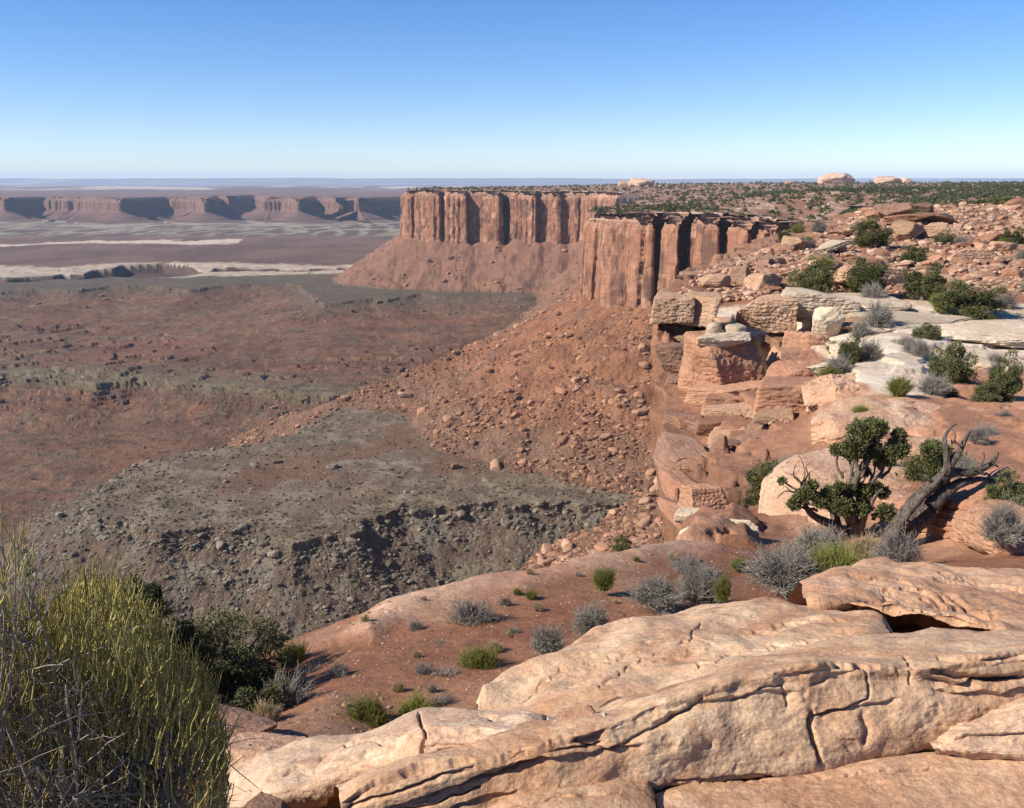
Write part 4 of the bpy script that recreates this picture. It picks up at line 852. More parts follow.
BL += [('boulder', 842, 305, 96, 12, 47.5, 181, 'pale', 'thin white slab at the far left of the white rock bench'), ('boulder', 908, 321, 112, 11, 43.5, 182, 'pale', 'wide white slab in the middle of the white rock bench'), ('boulder', 990, 333, 96, 13, 41, 183, 'pale', 'white slab on the right of the bench near the picture edge'),
 ('boulder', 905, 345, 74, 10, 38.8, 184, 'pale', 'white slab below the crack shrub on the bench'), ('boulder', 1003, 313, 70, 9, 46, 185, 'pale', 'thin white slab at the far right end of the bench'), ('boulder', 975, 360, 84, 12, 36.2, 186, 'pale', 'low cream slab in front of the white bench at right'), ('boulder', 868, 352, 60, 10, 37.5, 187, 'pale', 'thin cream slab left of the crack shrub')]
FLAT = {104, 107, 108, 120, 122, 125, 133, 159, 158, 163, 166, 118, 145, 144}
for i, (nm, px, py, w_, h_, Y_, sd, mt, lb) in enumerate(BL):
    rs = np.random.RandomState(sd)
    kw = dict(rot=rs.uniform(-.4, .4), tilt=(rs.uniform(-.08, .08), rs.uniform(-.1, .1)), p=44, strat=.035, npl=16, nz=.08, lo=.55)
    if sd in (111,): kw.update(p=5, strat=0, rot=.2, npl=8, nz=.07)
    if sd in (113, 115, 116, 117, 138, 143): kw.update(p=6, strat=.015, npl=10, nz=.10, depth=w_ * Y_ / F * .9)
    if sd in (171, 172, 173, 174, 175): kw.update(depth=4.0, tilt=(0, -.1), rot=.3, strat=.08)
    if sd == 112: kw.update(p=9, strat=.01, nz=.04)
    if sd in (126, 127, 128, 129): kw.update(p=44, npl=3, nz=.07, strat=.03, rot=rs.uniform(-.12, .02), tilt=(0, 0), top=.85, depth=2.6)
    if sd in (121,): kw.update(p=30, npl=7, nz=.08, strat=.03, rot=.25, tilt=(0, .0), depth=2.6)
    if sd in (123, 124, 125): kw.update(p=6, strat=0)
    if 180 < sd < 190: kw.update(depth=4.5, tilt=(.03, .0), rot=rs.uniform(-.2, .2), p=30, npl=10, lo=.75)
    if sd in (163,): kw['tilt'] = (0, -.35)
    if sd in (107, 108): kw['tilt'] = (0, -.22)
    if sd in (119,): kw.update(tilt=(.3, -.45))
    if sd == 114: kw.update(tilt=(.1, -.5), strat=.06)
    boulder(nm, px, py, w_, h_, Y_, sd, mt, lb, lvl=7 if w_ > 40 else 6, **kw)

# shared boulder shapes for the scattered ones
PROTO = {}
for mt in ('red', 'tan', 'dark', 'pale', 'grey', 'org'):
    PROTO[mt] = []
    for k in range(7):
        V, Fc = rock_verts(900 + k * 13 + len(mt), 6, 14, 44, (1, RS.uniform(.65, .95), RS.uniform(.25, .6)), .07, .05 if k % 2 else 0, lo=.5)
        PROTO[mt].append(mesh_np('boulder', V, Fc, [MATS[mt]], True))
SLAB = {}
for mt in ('red', 'tan', 'dark', 'org'):
    SLAB[mt] = []
    for k in range(5):
        V, Fc = rock_verts(300 + k * 7 + len(mt), 6, 5, 50, (1, RS.uniform(.6, .9), RS.uniform(.26, .42)), .07, .03, .9, .65)
        SLAB[mt].append(mesh_np('boulder', V, Fc, [MATS[mt]], True))
def near_z(px, py, Y): return None
# grid of the near ground heights for dropping things on it
def ground_at(x, y):
    return near_ground(np.array(x, float), np.array(y, float))[0]
rs = np.random.RandomState(77)
# candidate places on the ridge, even on screen
N = 12000; up = rs.uniform(655, 1040, N); Yc = np.exp(rs.uniform(np.log(30), np.log(150), N)); xc = PX(1, 1)[0] * 0 + (up - 512) / F * Yc * CP * 1.031 * np.where(Yc < 60, 1.03, 1.0)
zc = ground_at(xc, Yc); qx, qy = proj(np.stack([xc, Yc, zc], 1)); dd = sdist(xc, Yc, MESA)
inr = sdist(qx, qy, [(655, 285), (720, 265), (840, 225), (870, 205), (1040, 200), (1040, 296), (800, 296), (690, 304)]) < 0
inf = sdist(qx, qy, [(655, 320), (700, 335), (790, 340), (800, 400), (770, 470), (720, 540), (660, 540), (655, 420)]) < 0
ok = (dd < np.where(inf, -2.0, -1.2)) & (inr | inf)
cand = np.flatnonzero(ok)
pl_ = []; cnt = 0; cf = 0
for c_ in cand:
    Yq = Yc[c_]; s_ = float(np.clip(rs.lognormal(-.45, .55), .22, 2.6)) * (.75 + Yq / 140)
    if 735 < qx[c_] < 785 and 340 < qy[c_] < 412: continue
    if not inr[c_]:
        if cf > 110: continue
        s_ = rs.uniform(.7, 2.3)
    elif cnt - cf > 190: continue
    if any((xc[c_] - a) ** 2 + (Yc[c_] - b) ** 2 < ((.62 if inr[c_] else .42) * (s_ + r_)) ** 2 for a, b, r_ in pl_): continue
    pl_.append((xc[c_], Yc[c_], s_ * (.75 if not inr[c_] else 1))); cnt += 1; cf += (not inr[c_])
    mt = rs.choice(['red', 'tan', 'dark', 'org'], p=[.36, .36, .16, .12])
    o = obj('boulder', PROTO[mt][rs.randint(7)] if inr[c_] else SLAB[mt][rs.randint(5)], loc=(xc[c_], Yc[c_], zc[c_] + s_ * .12), rot=(rs.uniform(-.25, .25) * (1 if inr[c_] else .5), rs.uniform(-.25, .25) * (1 if inr[c_] else .6), rs.uniform(0, 6.3) if inr[c_] else rs.uniform(-.5, .4)), sc=(s_ * .62,) * 3 if inr[c_] else (s_ * .78, s_ * .8, s_ * .9))
    if inr[c_]: tag(o, 'broken sandstone block in the rubble of the bouldery ridge at right', 'boulder', 'blocks strewn over the bouldery ridge')
    else: tag(o, 'broken red rock on the steep rubbly flank under the rim course', 'boulder', 'rocks on the steep flank')
    if cnt >= 295: break
# small rubble between them
def merge_rocks(name, pts, sizes, colr, mat, lvl, seed, label, cat):
    rs = np.random.RandomState(seed); Vs = []; Fs = []; Cs = []; base = 0
    shp = [rock_verts(seed + k, lvl, 8, 14, (1, .8, .55), 0) for k in range(12)]
    for i in range(len(pts)):
        V, Fc = shp[i % 12]; a = rs.uniform(0, 6.28); ca, sa = math.cos(a), math.sin(a); t_ = rs.uniform(-.35, .35); s_ = sizes[i]
        W = V * s_; W = np.stack([W[:, 0] * ca - W[:, 1] * sa, W[:, 0] * sa + W[:, 1] * ca, W[:, 2] + t_ * W[:, 0]], 1) + pts[i]
        Vs.append(W); Fs.append(Fc + base); base += len(V); Cs.append(np.repeat(colr[i][None], len(V), 0))
    o = obj(name, mesh_np(name, np.vstack(Vs), np.vstack(Fs), [mat], False, np.vstack(Cs))); tag(o, label, cat, kind='stuff'); return o
t = NT('rubble_stone'); c = t.mixc(1.0, t.attr('col'), grey_mul(t, t.noise(3.0, 5, .7), .72, 1.2), 'MULTIPLY'); M_RUB = t.done(c, t.bump(t.noise(4, 5, .7), .8, .08))
t = NT('scree_stone'); c = t.mixc(1.0, t.attr('col'), grey_mul(t, t.noise(.3, 5, .7), .75, 1.2), 'MULTIPLY'); M_SCR = t.done(c, t.bump(t.noise(.5, 5, .7), .8, .6))
def tone(n, a, b, rs): k = rs.rand(n, 1); return mix(np.array([a]), np.array([b]), k) * rs.uniform(.75, 1.15, (n, 1))
rest = cand[:9000]; pts = np.stack([xc[rest], Yc[rest], zc[rest] + .03], 1)
merge_rocks('rubble', pts, np.clip(rs.lognormal(-1.9, .5, len(rest)), .07, .5) * (.5 + Yc[rest] / 100), tone(len(rest), (.34, .16, .10), (.52, .36, .25), rs), M_RUB, 1, 5, 'small broken stones filling the ridge and its flank', 'rubble')
# gravel on the red soil
N = 11000; u_ = rs.uniform(-.3, .45, N); yy = rs.uniform(4.5, 17, N); xx = u_ * yy; g_z = ground_at(xx, yy); dd = sdist(xx, yy, MESA); k_ = dd < -.1
pts = np.stack([xx, yy, g_z], 1)[k_]
merge_rocks('gravel', pts, np.clip(rs.lognormal(-4.9, .6, len(pts)), .003, .045), tone(len(pts), (.16, .075, .045), (.46, .31, .21), rs), M_RUB, 1, 6, 'loose pebbles on the red soil slope', 'gravel')

# ------------------------------------------------------------------ scree blocks below the cliffs
def floor_pts(n, box, seed):
    rs = np.random.RandomState(seed); u = rs.uniform(box[0], box[1], n); s = rs.uniform(box[2], box[3], n)
    dep = PITCH + np.arctan((s - 404) / F); y = 262 / np.tan(dep); y = np.clip(y, 200, 3000)
    x = (u - 512) / F * y * CP * 1.031
    def f(a, b):
        z, c, m = basin(a, b); return z, m['tal'].astype(float), m['is1'].astype(float), m['d1'], m['d2'], m['d3'], sdist(a, b, MESA)
    r = par(f, x, y); return x, y, *r
x, y, z, tal, is1, d1, d2, d3, dm = floor_pts(260000, (-20, 740, 235, 700), 3)
qx, qy = proj(np.stack([x, y, z], 1)); clump = fbm2(x / 60, y / 60, 4)
w_t = (tal > 0) * (dm > 3) * np.clip(.35 + clump * 1.1, .05, 1)
w_1 = (tal == 0) * (is1 > 0) * np.where(d1 > 0, np.clip(.55 + clump, .1, 1.2) * np.exp(-d1 / 120), .06)
w_1 = w_1 + (tal == 0) * (np.abs(d1 - 6) < 9) * .9
w_2 = (tal == 0) * (is1 == 0) * ((d2 > 0) * np.exp(-np.maximum(d2, 0) / 60) * .35 + (np.abs(d2 - 5) < 8) * .3 + (d3 > 0) * (d3 < 120) * .25)
prob = np.clip(w_t * .85 + w_1 * .55 + w_2 * .8, 0, 1) * np.clip((qy - 200) / 200, .15, 1)
rs = np.random.RandomState(8); sel = np.flatnonzero((rs.rand(len(x)) < prob) & (qx > -30) & (qx < 760))
size = np.clip(rs.lognormal(.30, .62, len(sel)), .6, 9) * .9
size *= np.where(y[sel] > 1300, 1.5, 1) * np.where(tal[sel] > 0, 1.12, .8) * np.clip(y[sel] / 750, .3, 1)
order = np.argsort(-size * 1000 / y[sel]); big = order[:300]; rest = order[300:300 + 52000]
print('scree', len(sel))
colr = np.where(tal[sel][:, None] > 0, tone(len(sel), (.13, .058, .034), (.41, .22, .13), rs), np.where(is1[sel][:, None] > 0, tone(len(sel), (.10, .078, .055), (.24, .20, .145), rs), tone(len(sel), (.14, .085, .06), (.25, .17, .12), rs)))
P3 = np.stack([x[sel], y[sel], z[sel] + size * .15], 1)
merge_rocks('scree', P3[rest], size[rest], colr[rest], M_SCR, 1, 21, 'fallen stones littering the slopes below the cliffs', 'scree')
SCR = {}
for nm, mk in (('red', R_RED), ('grey', R_GREY), ('tan', R_TAN)):
    SCR[nm] = []
    mm = mk.copy(); mm.name = mk.name + '_far'
    for n_ in mm.node_tree.nodes:
        if n_.type == 'TEX_NOISE': n_.inputs['Scale'].default_value *= .25
        if n_.type == 'BUMP': n_.inputs['Distance'].default_value *= 3
    for k in range(5):
        V, Fc = rock_verts(700 + k, 3, 10, 18, (1, .8, .6), .05); SCR[nm].append(mesh_np('fallen_block', V, Fc, [mm], False))
for i in big:
    s_ = float(size[i]); tt = tal[sel[i]] > 0; g1 = is1[sel[i]] > 0
    mt = 'red' if tt and rs.rand() < .7 else ('tan' if tt else 'grey')
    o = obj('fallen_block', SCR[mt][rs.randint(5)], loc=P3[i] + np.array([0, 0, s_ * .1]), rot=(rs.uniform(-.4, .4), rs.uniform(-.4, .4), rs.uniform(0, 6)), sc=(s_, s_ * rs.uniform(.7, 1), s_ * rs.uniform(.7, 1.1)))
    if tt: tag(o, 'fallen red block on the orange scree slope below the promontory cliff', 'fallen block', 'blocks on the orange scree slope')
    else: tag(o, 'fallen grey brown block on or below the grey green bench', 'fallen block', 'blocks about the grey green bench')
for px_, py_, s_, mt, lb in [(495, 468, 9.5, 'tan', 'lone large pale orange block at the foot of the scree'), (452, 468, 7, 'red', 'lone reddish block left of the large pale orange block'), (609, 438, 6, 'tan', 'pale block on the scree right of centre'), (594, 452, 5, 'tan', 'pair block lower on the scree beside the pale block')]:
    dep = PITCH + math.atan((py_ - 404) / F); yq = 270 / math.tan(dep)
    for _ in range(30):
        xq = (px_ - 512) / F * yq * CP * 1.031; zq = float(basin(np.array([xq]), np.array([yq]), False)[0]); yq += (-zq / math.tan(dep) - yq) * .5
    obj_ = obj('fallen_block', SCR[mt][rs.randint(5)], loc=(xq, yq, zq + s_ * .3), rot=(.1, -.2, rs.uniform(0, 6)), sc=(s_, s_ * .8, s_ * .8)); tag(obj_, lb, 'fallen block')

# knobs standing on the skyline
BT = rock_mat2('butte_stone', (.52, .33, .24), (.60, .42, .31), (.30, .17, .12), 30, varn=.3)
for px_, py_, w_, h_, Y_, sd, lb in [(834, 180, 36, 13, 2900, 1, 'pink rounded sandstone knob, tallest of the knobs on the skyline'), (888, 180.5, 26, 9, 3000, 2, 'pale lumpy sandstone knob on the skyline right of the tallest one'), (905, 181, 16, 7, 3050, 5, 'pale low knob at the right end of the skyline knobs'), (640, 183, 24, 11, 2900, 3, 'tan sandstone knob on the skyline above the promontory'), (626, 184, 16, 7, 2950, 6, 'low dark knob beside the tan knob above the promontory'), (791, 182.5, 12, 5, 3000, 4, 'tiny pale knob on the skyline left of the tallest one')]:
    c = P(px_, py_ + 1.5, Y_); W = w_ * Y_ / F; H = h_ * Y_ / F * 1.2
    V, Fc = rock_verts(40 + sd, 5, 16, 9, (W / 1.8, W / 2.2, H / 1.5), .16, .03)
    o = obj('sandstone_knob', mesh_np('sandstone_knob', V, Fc, [BT], True), loc=c); tag(o, lb, 'rock knob')
# ------------------------------------------------------------------ plants
def leaf_mat(name, a, b, rough=.75, trans=.15):
    t = NT(name); t.objco(); r = t.attr('tone', 'Fac')
    c = t.mixc(r, a, b); c = t.mixc(1.0, c, grey_mul(t, t.noise(2.5, 3, .6), .7, 1.25), 'MULTIPLY')
    t.b.inputs['Roughness'].default_value = rough
    return t.done(c)
M_JUN = leaf_mat('juniper_scales', (.058, .066, .024), (.165, .160, .062))
M_JUND = leaf_mat('dark_juniper_scales', (.042, .052, .018), (.125, .128, .042))
M_EPH = leaf_mat('green_jointed_stems', (.14, .120, .032), (.52, .42, .13))
M_EPHG = leaf_mat('bright_green_stems', (.10, .12, .025), (.27, .26, .07))
M_SAGE = leaf_mat('grey_twigs', (.17, .145, .125), (.36, .32, .28))
M_SAGEL = leaf_mat('grey_green_leaves', (.12, .125, .085), (.24, .235, .17))
M_STRAW = leaf_mat('straw_stems', (.30, .22, .12), (.50, .40, .24))
M_TWIG = leaf_mat('bare_twigs', (.13, .10, .08), (.33, .28, .23))
t = NT('weathered_wood'); t.objco(); co = t.scaled((9, 9, 1.6)); wn = t.noise(3, 8, .7, co=co, dist=.6)
c = t.mixc(t.ramp(wn, .38, .66), (.04, .03, .025), (.17, .135, .108)); M_DEAD = t.done(c, t.bump(wn, 1, .03))
t = NT('juniper_bark'); t.objco(); co = t.scaled((9, 9, 1.6)); wn = t.noise(3, 8, .7, co=co, dist=.6)
c = t.mixc(t.ramp(wn, .35, .65), (.06, .045, .035), (.20, .155, .12)); M_BARK = t.done(c, t.bump(wn, 1, .03))

def stems(Pt, R, sides=3):
    """Pt (N,K,3) centre lines, R (N,K) radii -> verts, quads"""
    N, K, _ = Pt.shape
    T = np.gradient(Pt, axis=1); T /= np.linalg.norm(T, axis=2)[..., None] + 1e-9
    a = np.cross(T, np.array([.31, .87, .12])); a /= np.linalg.norm(a, axis=2)[..., None] + 1e-9; b = np.cross(T, a)
    an = np.arange(sides) * 2 * math.pi / sides
    V = Pt[:, :, None] + R[:, :, None, None] * (np.cos(an)[None, None, :, None] * a[:, :, None] + np.sin(an)[None, None, :, None] * b[:, :, None])
    base = (np.arange(N) * K * sides)[:, None, None]; k = np.arange(K - 1)[None, :, None] * sides; j = np.arange(sides)[None, None]
    j2 = (j + 1) % sides
    f = np.stack([base + k + j, base + k + j2, base + k + sides + j2, base + k + sides + j], -1)
    return V.reshape(-1, 3), f.reshape(-1, 4)
def wiggle(p, amp, rs, L):
    """bend a (K,3) line"""
    K = len(p); ph = rs.uniform(0, 9, 3); t_ = np.linspace(0, 1, K)
    return p + amp * np.stack([np.sin(t_ * L + ph[0]), np.sin(t_ * L * 1.3 + ph[1]), .5 * np.sin(t_ * L * 1.7 + ph[2])], 1) * np.minimum(t_ * 3, 1)[:, None]
def tube(pts, rads, sides=9, n=26, rs=None, amp=.0, rough=.0, L=6):
    q = catmull(np.array(pts, float), n); r = np.interp(np.linspace(0, 1, n), np.linspace(0, 1, len(rads)), rads)
    if rs is not None and amp: q = wiggle(q, amp, rs, L)
    V, Fc = stems(q[None], r[None], sides)
    if rough:
        c = np.repeat(q, sides, 0); d = V - c; an = np.tile(np.arange(sides), n)
        k = 1 + rough * np.sin(an * 2 * math.pi / sides * 3 + np.repeat(np.linspace(0, 5, n), sides)) + rough * .8 * fbm3(V[:, 0] * 6 / max(rads), V[:, 1] * 6, V[:, 2] * 6, 2)
        V = c + d * k[:, None]
    return V, Fc
def join(parts):
    Vs, Fs, b = [], [], 0
    for V, Fc in parts: Vs.append(V); Fs.append(Fc + b); b += len(V)
    return np.vstack(Vs), np.vstack(Fs)
def leaves(centres, radii, n, size, rs, squash=.8, shell=.55):
    """small blades filling clumps; each blade a bent quad"""
    idx = rs.randint(len(centres), size=n) if not isinstance(n, (list, np.ndarray)) else np.repeat(np.arange(len(centres)), n)
    n = len(idx); d = rs.normal(size=(n, 3)); d /= np.linalg.norm(d, axis=1)[:, None]
    rr = rs.uniform(shell ** 3, 1, n) ** (1 / 3) * (1 + .28 * fbm3(d[:, 0] * 2.2 + idx * 1.7, d[:, 1] * 2.2, d[:, 2] * 2.2, 2) * 1.6)
    c = centres[idx] + d * (radii[idx] * rr)[:, None] * np.array([1, 1, squash])
    ax = d * .9 + rs.normal(size=(n, 3)) * .55 + np.array([0, 0, .35]); ax /= np.linalg.norm(ax, axis=1)[:, None]
    sd = np.cross(ax, rs.normal(size=(n, 3))); sd /= np.linalg.norm(sd, axis=1)[:, None] + 1e-9
    L = size * rs.uniform(.6, 1.5, n)[:, None]; W = L * .34
    V = np.stack([c - sd * W * .6, c + sd * W * .6, c + ax * L + sd * W, c + ax * L * 1.25 - sd * W * .3], 1)
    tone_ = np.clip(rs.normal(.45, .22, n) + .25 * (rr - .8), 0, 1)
    return V.reshape(-1, 3), np.arange(4 * n).reshape(-1, 4), np.repeat(tone_, 4)

def juniper_meshes(seed, W, H, ncl, nleaf, size, mat, limbs=7, squash=.85, low=.18, dead=0):
    rs = np.random.RandomState(seed)
    cl = []
    while len(cl) < ncl:
        p = rs.uniform(-1, 1, 3); r = np.linalg.norm(p)
        if r > 1 or (r < .35): continue
        cl.append((p[0] * W * .42, p[1] * W * .38, H * (low + .12 + (p[2] * .5 + .5) * (.80 - low)) * 1.0))
    cl = np.array(cl)
    if low < .06: cl[:, 2] *= np.where(rs.rand(ncl) < .4, .5, 1)
    rad = rs.uniform(.07, .19, ncl) * min(W, H * 1.1)
    parts = [tube([(0, 0, -.1 * H), (rs.uniform(-.05, .05) * W, 0, H * .2), (rs.uniform(-.1, .1) * W, .05 * W, H * .5), (0, 0, H * .8)], [.055 * W, .04 * W, .022 * W, .008 * W], 8, 14, rs, .03 * W, .15)]
    for k in range(limbs):
        c_ = cl[rs.randint(ncl)]; parts.append(tube([(0, 0, H * rs.uniform(0, .25)), (c_[0] * .4, c_[1] * .4, c_[2] * .45), tuple(c_)], [.026 * W, .016 * W, .005 * W], 6, 12, rs, .03 * W, .1))
    for k in range(dead):
        a = rs.uniform(0, 6.28); q = np.array([math.cos(a) * W * .58, math.sin(a) * W * .5, H * rs.uniform(.1, 1.0)])
        parts.append(tube([(0, 0, H * .2), tuple(q * .55 + [0, 0, H * .1]), tuple(q)], [.014 * W, .008 * W, .002 * W], 5, 12, rs, .05 * W, .1))
    V, Fc = join(parts); tr = mesh_np('trunk', V, Fc, [M_BARK], True)
    V, Fc, tn = leaves(cl, rad, nleaf, size, rs, squash); cr = mesh_np('crown', V, Fc, [mat], False, fattr={'tone': tn})
    return tr, cr
def place_tree(name, meshes, loc, s, rz, label, cat, group=None):
    root = obj(name, None, loc=loc, rot=(0, 0, rz), sc=(s,) * 3); root.empty_display_size = .2; tag(root, label, cat, group)
    obj('trunk', meshes[0], root); obj('crown', meshes[1], root); return root
def base_pt(px, py, Y):
    """point on the near ground in that column, near Y, whose picture height is py"""
    c = P(px, py, Y); z = float(ground_at([c[0]], [c[1]])[0]); return np.array([c[0], c[1], min(z, c[2] + .25) if abs(z - c[2]) < 1.2 else c[2]])

def twig_bush(name, seed, W, H, n, mat, leafmat=None, nleaf=0, up=.6, r=.0016, crook=.03, leaf=.012, fork=3, lean=0):
    rs = np.random.RandomState(seed); K = 6
    a = rs.uniform(0, 2 * math.pi, n); e = np.arccos(np.clip(rs.uniform(up * .25, 1, n), 0, 1)) * (1.25 - up * .6); e = np.clip(e, 0, 1.45)
    L = rs.uniform(.55, 1.1, n); dir_ = np.stack([np.cos(a) * np.sin(e), np.sin(a) * np.sin(e), np.cos(e)], 1)
    L = L * (.82 + .55 * fbm3(dir_[:, 0] * 1.6 + seed, dir_[:, 1] * 1.6, dir_[:, 2] * 1.6, 2))
    end = dir_ * L[:, None] * np.array([W / 2, W / 2, H]); end[:, 0] += lean * end[:, 2]
    st = rs.normal(size=(n, 3)) * np.array([W * .07, W * .07, 0])
    t_ = np.linspace(0, 1, K)[None, :, None]
    Pt = st[:, None] + (end - st)[:, None] * np.concatenate([t_ ** .85, t_ ** .85, t_ ** 1.15], 2) + rs.normal(size=(n, K, 3)) * crook * t_ * W
    R = r * np.linspace(1.8, .6, K)[None] * rs.uniform(.7, 1.4, (n, 1))
    pts = [Pt]; rad = [R]
    for f in range(fork):
        k = rs.randint(2, K - 1, n); s0 = Pt[np.arange(n), k]; dd = Pt[np.arange(n), -1] - s0
        ee = s0 + dd * rs.uniform(.6, 1.1, (n, 1)) + rs.normal(size=(n, 3)) * .10 * W
        q = s0[:, None] + (ee - s0)[:, None] * t_ + rs.normal(size=(n, K, 3)) * crook * .5 * t_ * W; q[:, :, 2] = np.maximum(q[:, :, 2], 0)
        pts.append(q); rad.append(R * .7)
    Pt = np.concatenate(pts); R = np.concatenate(rad); V, Fc = stems(Pt, R)
    tn = np.repeat(np.clip(rs.normal(.5, .28, len(Pt)), 0, 1), K * 3); mats = [mat]; mi = np.zeros(len(Fc), int)
    if nleaf:
        q = Pt[rs.randint(len(Pt), size=nleaf), rs.randint(2, K, nleaf)]
        V2, F2, t2 = leaves(q, np.full(len(q), leaf * .6), np.ones(len(q), int), leaf, rs); F2 = F2 + len(V)
        V = np.vstack([V, V2]); Fc = np.vstack([Fc, F2]); tn = np.concatenate([tn, t2]); mats.append(leafmat); mi = np.concatenate([mi, np.ones(len(F2), int)])
    return mesh_np(name, V, Fc, mats, True, fattr={'tone': tn}, midx=mi)

# ---- the big broom bush at lower left
rs = np.random.RandomState(31); KE = .68
root = obj('broom_bush', None, loc=P(68, 1010, 2.55 * KE)); tag(root, 'big yellow green broom like bush of thin upright stems filling the lower left corner', 'bush')
R0 = np.array(root.location)
def local(px, py, Y): return P(px, py, Y * KE) - R0
# woody frame: limbs fanning from the base
limb_ends = []
parts = []
for k in range(26):
    px = rs.uniform(-70, 205); Y = rs.uniform(2.3, 3.3); py = np.interp(px, [-70, 20, 80, 150, 215], [600, 610, 640, 690, 730]) + rs.uniform(-20, 110)
    e = local(px, py, Y); s0 = np.array([rs.normal(0, .05), rs.normal(0, .05), 0]); m = s0 + (e - s0) * .5 + np.array([(e[0]) * .18, 0, -.06])
    V_ = tube([s0, m, e], [.007, .005, .0025], 6, 18, rs, .025, .15); parts.append(V_); limb_ends.append((catmull(np.array([s0, m, e]), 18), e))
for k in range(10):   # bleached stems sprawling low on the right
    e = local(rs.uniform(120, 235), rs.uniform(715, 800), rs.uniform(2.5, 2.9)); s0 = np.array([0, 0, rs.uniform(0, .15)])
    parts.append(tube([s0, (s0 + e) / 2 + rs.normal(size=3) * .035, e], [.006, .004, .0015], 5, 18, rs, .03, .15)); limb_ends.append((catmull(np.array([s0, (s0 + e) / 2, e]), 18), e))
V, Fc = join(parts); obj('woody_limbs', mesh_np('woody_limbs', V, Fc, [M_TWIG], True, fattr={'tone': rs.uniform(.2, 1, len(V))}), root)
# grey twigs
n = 5200; K = 6; q = np.array([limb_ends[i][0][rs.randint(3, 17)] for i in rs.randint(len(limb_ends), size=n)])
d = rs.normal(size=(n, 3)) * .6 + np.array([0, 0, .55]); d /= np.linalg.norm(d, axis=1)[:, None]; t_ = np.linspace(0, 1, K)[None, :, None]
Pt = q[:, None] + d[:, None] * t_ * rs.uniform(.05, .24, (n, 1, 1)) + rs.normal(size=(n, K, 3)) * .0045 * t_
V, Fc = stems(Pt, np.linspace(.0015, .0007, K)[None] * rs.uniform(.7, 1.4, (n, 1))); obj('grey_twigs', mesh_np('grey_twigs', V, Fc, [M_TWIG], True, fattr={'tone': np.repeat(rs.uniform(0, 1, n), K * 3)}), root)
# green jointed stems, nearly upright
def top_line(px): return np.interp(px, [-80, -10, 5, 22, 40, 60, 90, 120, 150, 175, 200, 220, 236], [600, 590, 588, 590, 584, 574, 556, 566, 596, 628, 650, 700, 780])
n = 13000; px = rs.uniform(-110, 226, n); tl = top_line(px + rs.normal(0, 6, n)); py = tl + 26 + rs.beta(1.1, 1.5, n) * (830 - tl - 26)
Y = rs.uniform(2.35, 3.35, n); Y = np.where(py < tl + 60, rs.uniform(2.6, 3.2, n), Y)
q = np.array([local(a, b, c_) for a, b, c_ in zip(px, py, Y)])
cx = local(60, 800, 2.8)[0]; d = np.stack([(q[:, 0] - cx) * .42 + rs.normal(0, .20, n), rs.normal(0, .22, n), np.ones(n)], 1); d /= np.linalg.norm(d, axis=1)[:, None]
L = np.clip(rs.lognormal(-2.75, .40, n), .025, .15); K = 6
t_ = np.linspace(0, 1, K)[None, :, None]; Pt = q[:, None] + d[:, None] * (t_ - .35) * L[:, None, None] + np.cumsum(rs.normal(size=(n, K, 3)) * .0028, 1)
lowf = sst(640, 800, py); keep = rs.rand(n) < (1 - .62 * lowf)
tn = np.clip(rs.normal(.5, .25, n) - .15 * lowf, 0, 1)
Pt, L, tn = Pt[keep], L[keep], tn[keep]; n = len(Pt)
V, Fc = stems(Pt, np.linspace(.0017, .0010, K)[None] * rs.uniform(.75, 1.3, (n, 1))); obj('green_stems', mesh_np('green_stems', V, Fc, [M_EPH], True, fattr={'tone': np.repeat(tn, K * 3)}), root)
# second, taller spray at the very edge
root = obj('broom_bush', None, loc=P(-20, 1010, 2.3 * KE)); tag(root, 'tall thin broom spray poking up at the left edge above the big bush', 'bush'); R0 = np.array(root.location)
n = 170; K = 7; px = rs.uniform(-60, 32, n); py0 = rs.uniform(520, 720, n); q = np.array([local(a, b, c_) for a, b, c_ in zip(px, py0, rs.uniform(2.15, 2.5, n))])
L = rs.uniform(.05, .13, n); d = np.stack([rs.normal(.05, .16, n), rs.normal(0, .15, n), np.ones(n)], 1); t_ = np.linspace(0, 1, K)[None, :, None]
Pt = q[:, None] + d[:, None] * (t_ - .4) * L[:, None, None] + np.cumsum(rs.normal(size=(n, K, 3)) * .003, 1)
V, Fc = stems(Pt, np.linspace(.0015, .0009, K)[None] * np.ones((n, 1))); obj('green_stems', mesh_np('green_stems', V, Fc, [M_EPH], True, fattr={'tone': np.repeat(rs.uniform(.2, 1, n), K * 3)}), root)
parts = [tube([np.array([0, 0, 0]), local(a * .5 - 10, 800, 2.3), local(a, b, 2.3)], [.0045, .003, .001], 5, 16, rs, .02, .1) for a, b in zip(rs.uniform(-40, 26, 14), rs.uniform(505, 640, 14))]
V, Fc = join(parts); obj('woody_limbs', mesh_np('woody_limbs', V, Fc, [M_TWIG], True, fattr={'tone': rs.uniform(.2, .9, len(V))}), root)

# ---- junipers behind it
JB = [('juniper', 182, 700, 90, 84, 7.0, 4, M_JUND, 'dark juniper wedged between the broom bush and the round green juniper'), ('juniper', 118, 655, 120, 88, 6.6, 1, M_JUND, 'dark green juniper rising behind the top of the broom bush'), ('juniper', 228, 700, 150, 100, 7.6, 2, M_JUN, 'round green juniper with a shadowed underside, right of the broom bush'),
      ('juniper', 262, 735, 90, 60, 6.3, 3, M_JUND, 'low dark juniper branchlets in shade beneath the round green juniper')]
for nm, px, py, w_, h_, Y_, sd, mt, lb in JB:
    W = w_ * Y_ / F; H = h_ * Y_ / F * 1.08
    place_tree(nm, juniper_meshes(sd, W, H, 56, 34000, .016, mt, 8, low=.05, dead=8), P(px, py, Y_), 1, 0, lb, 'juniper')

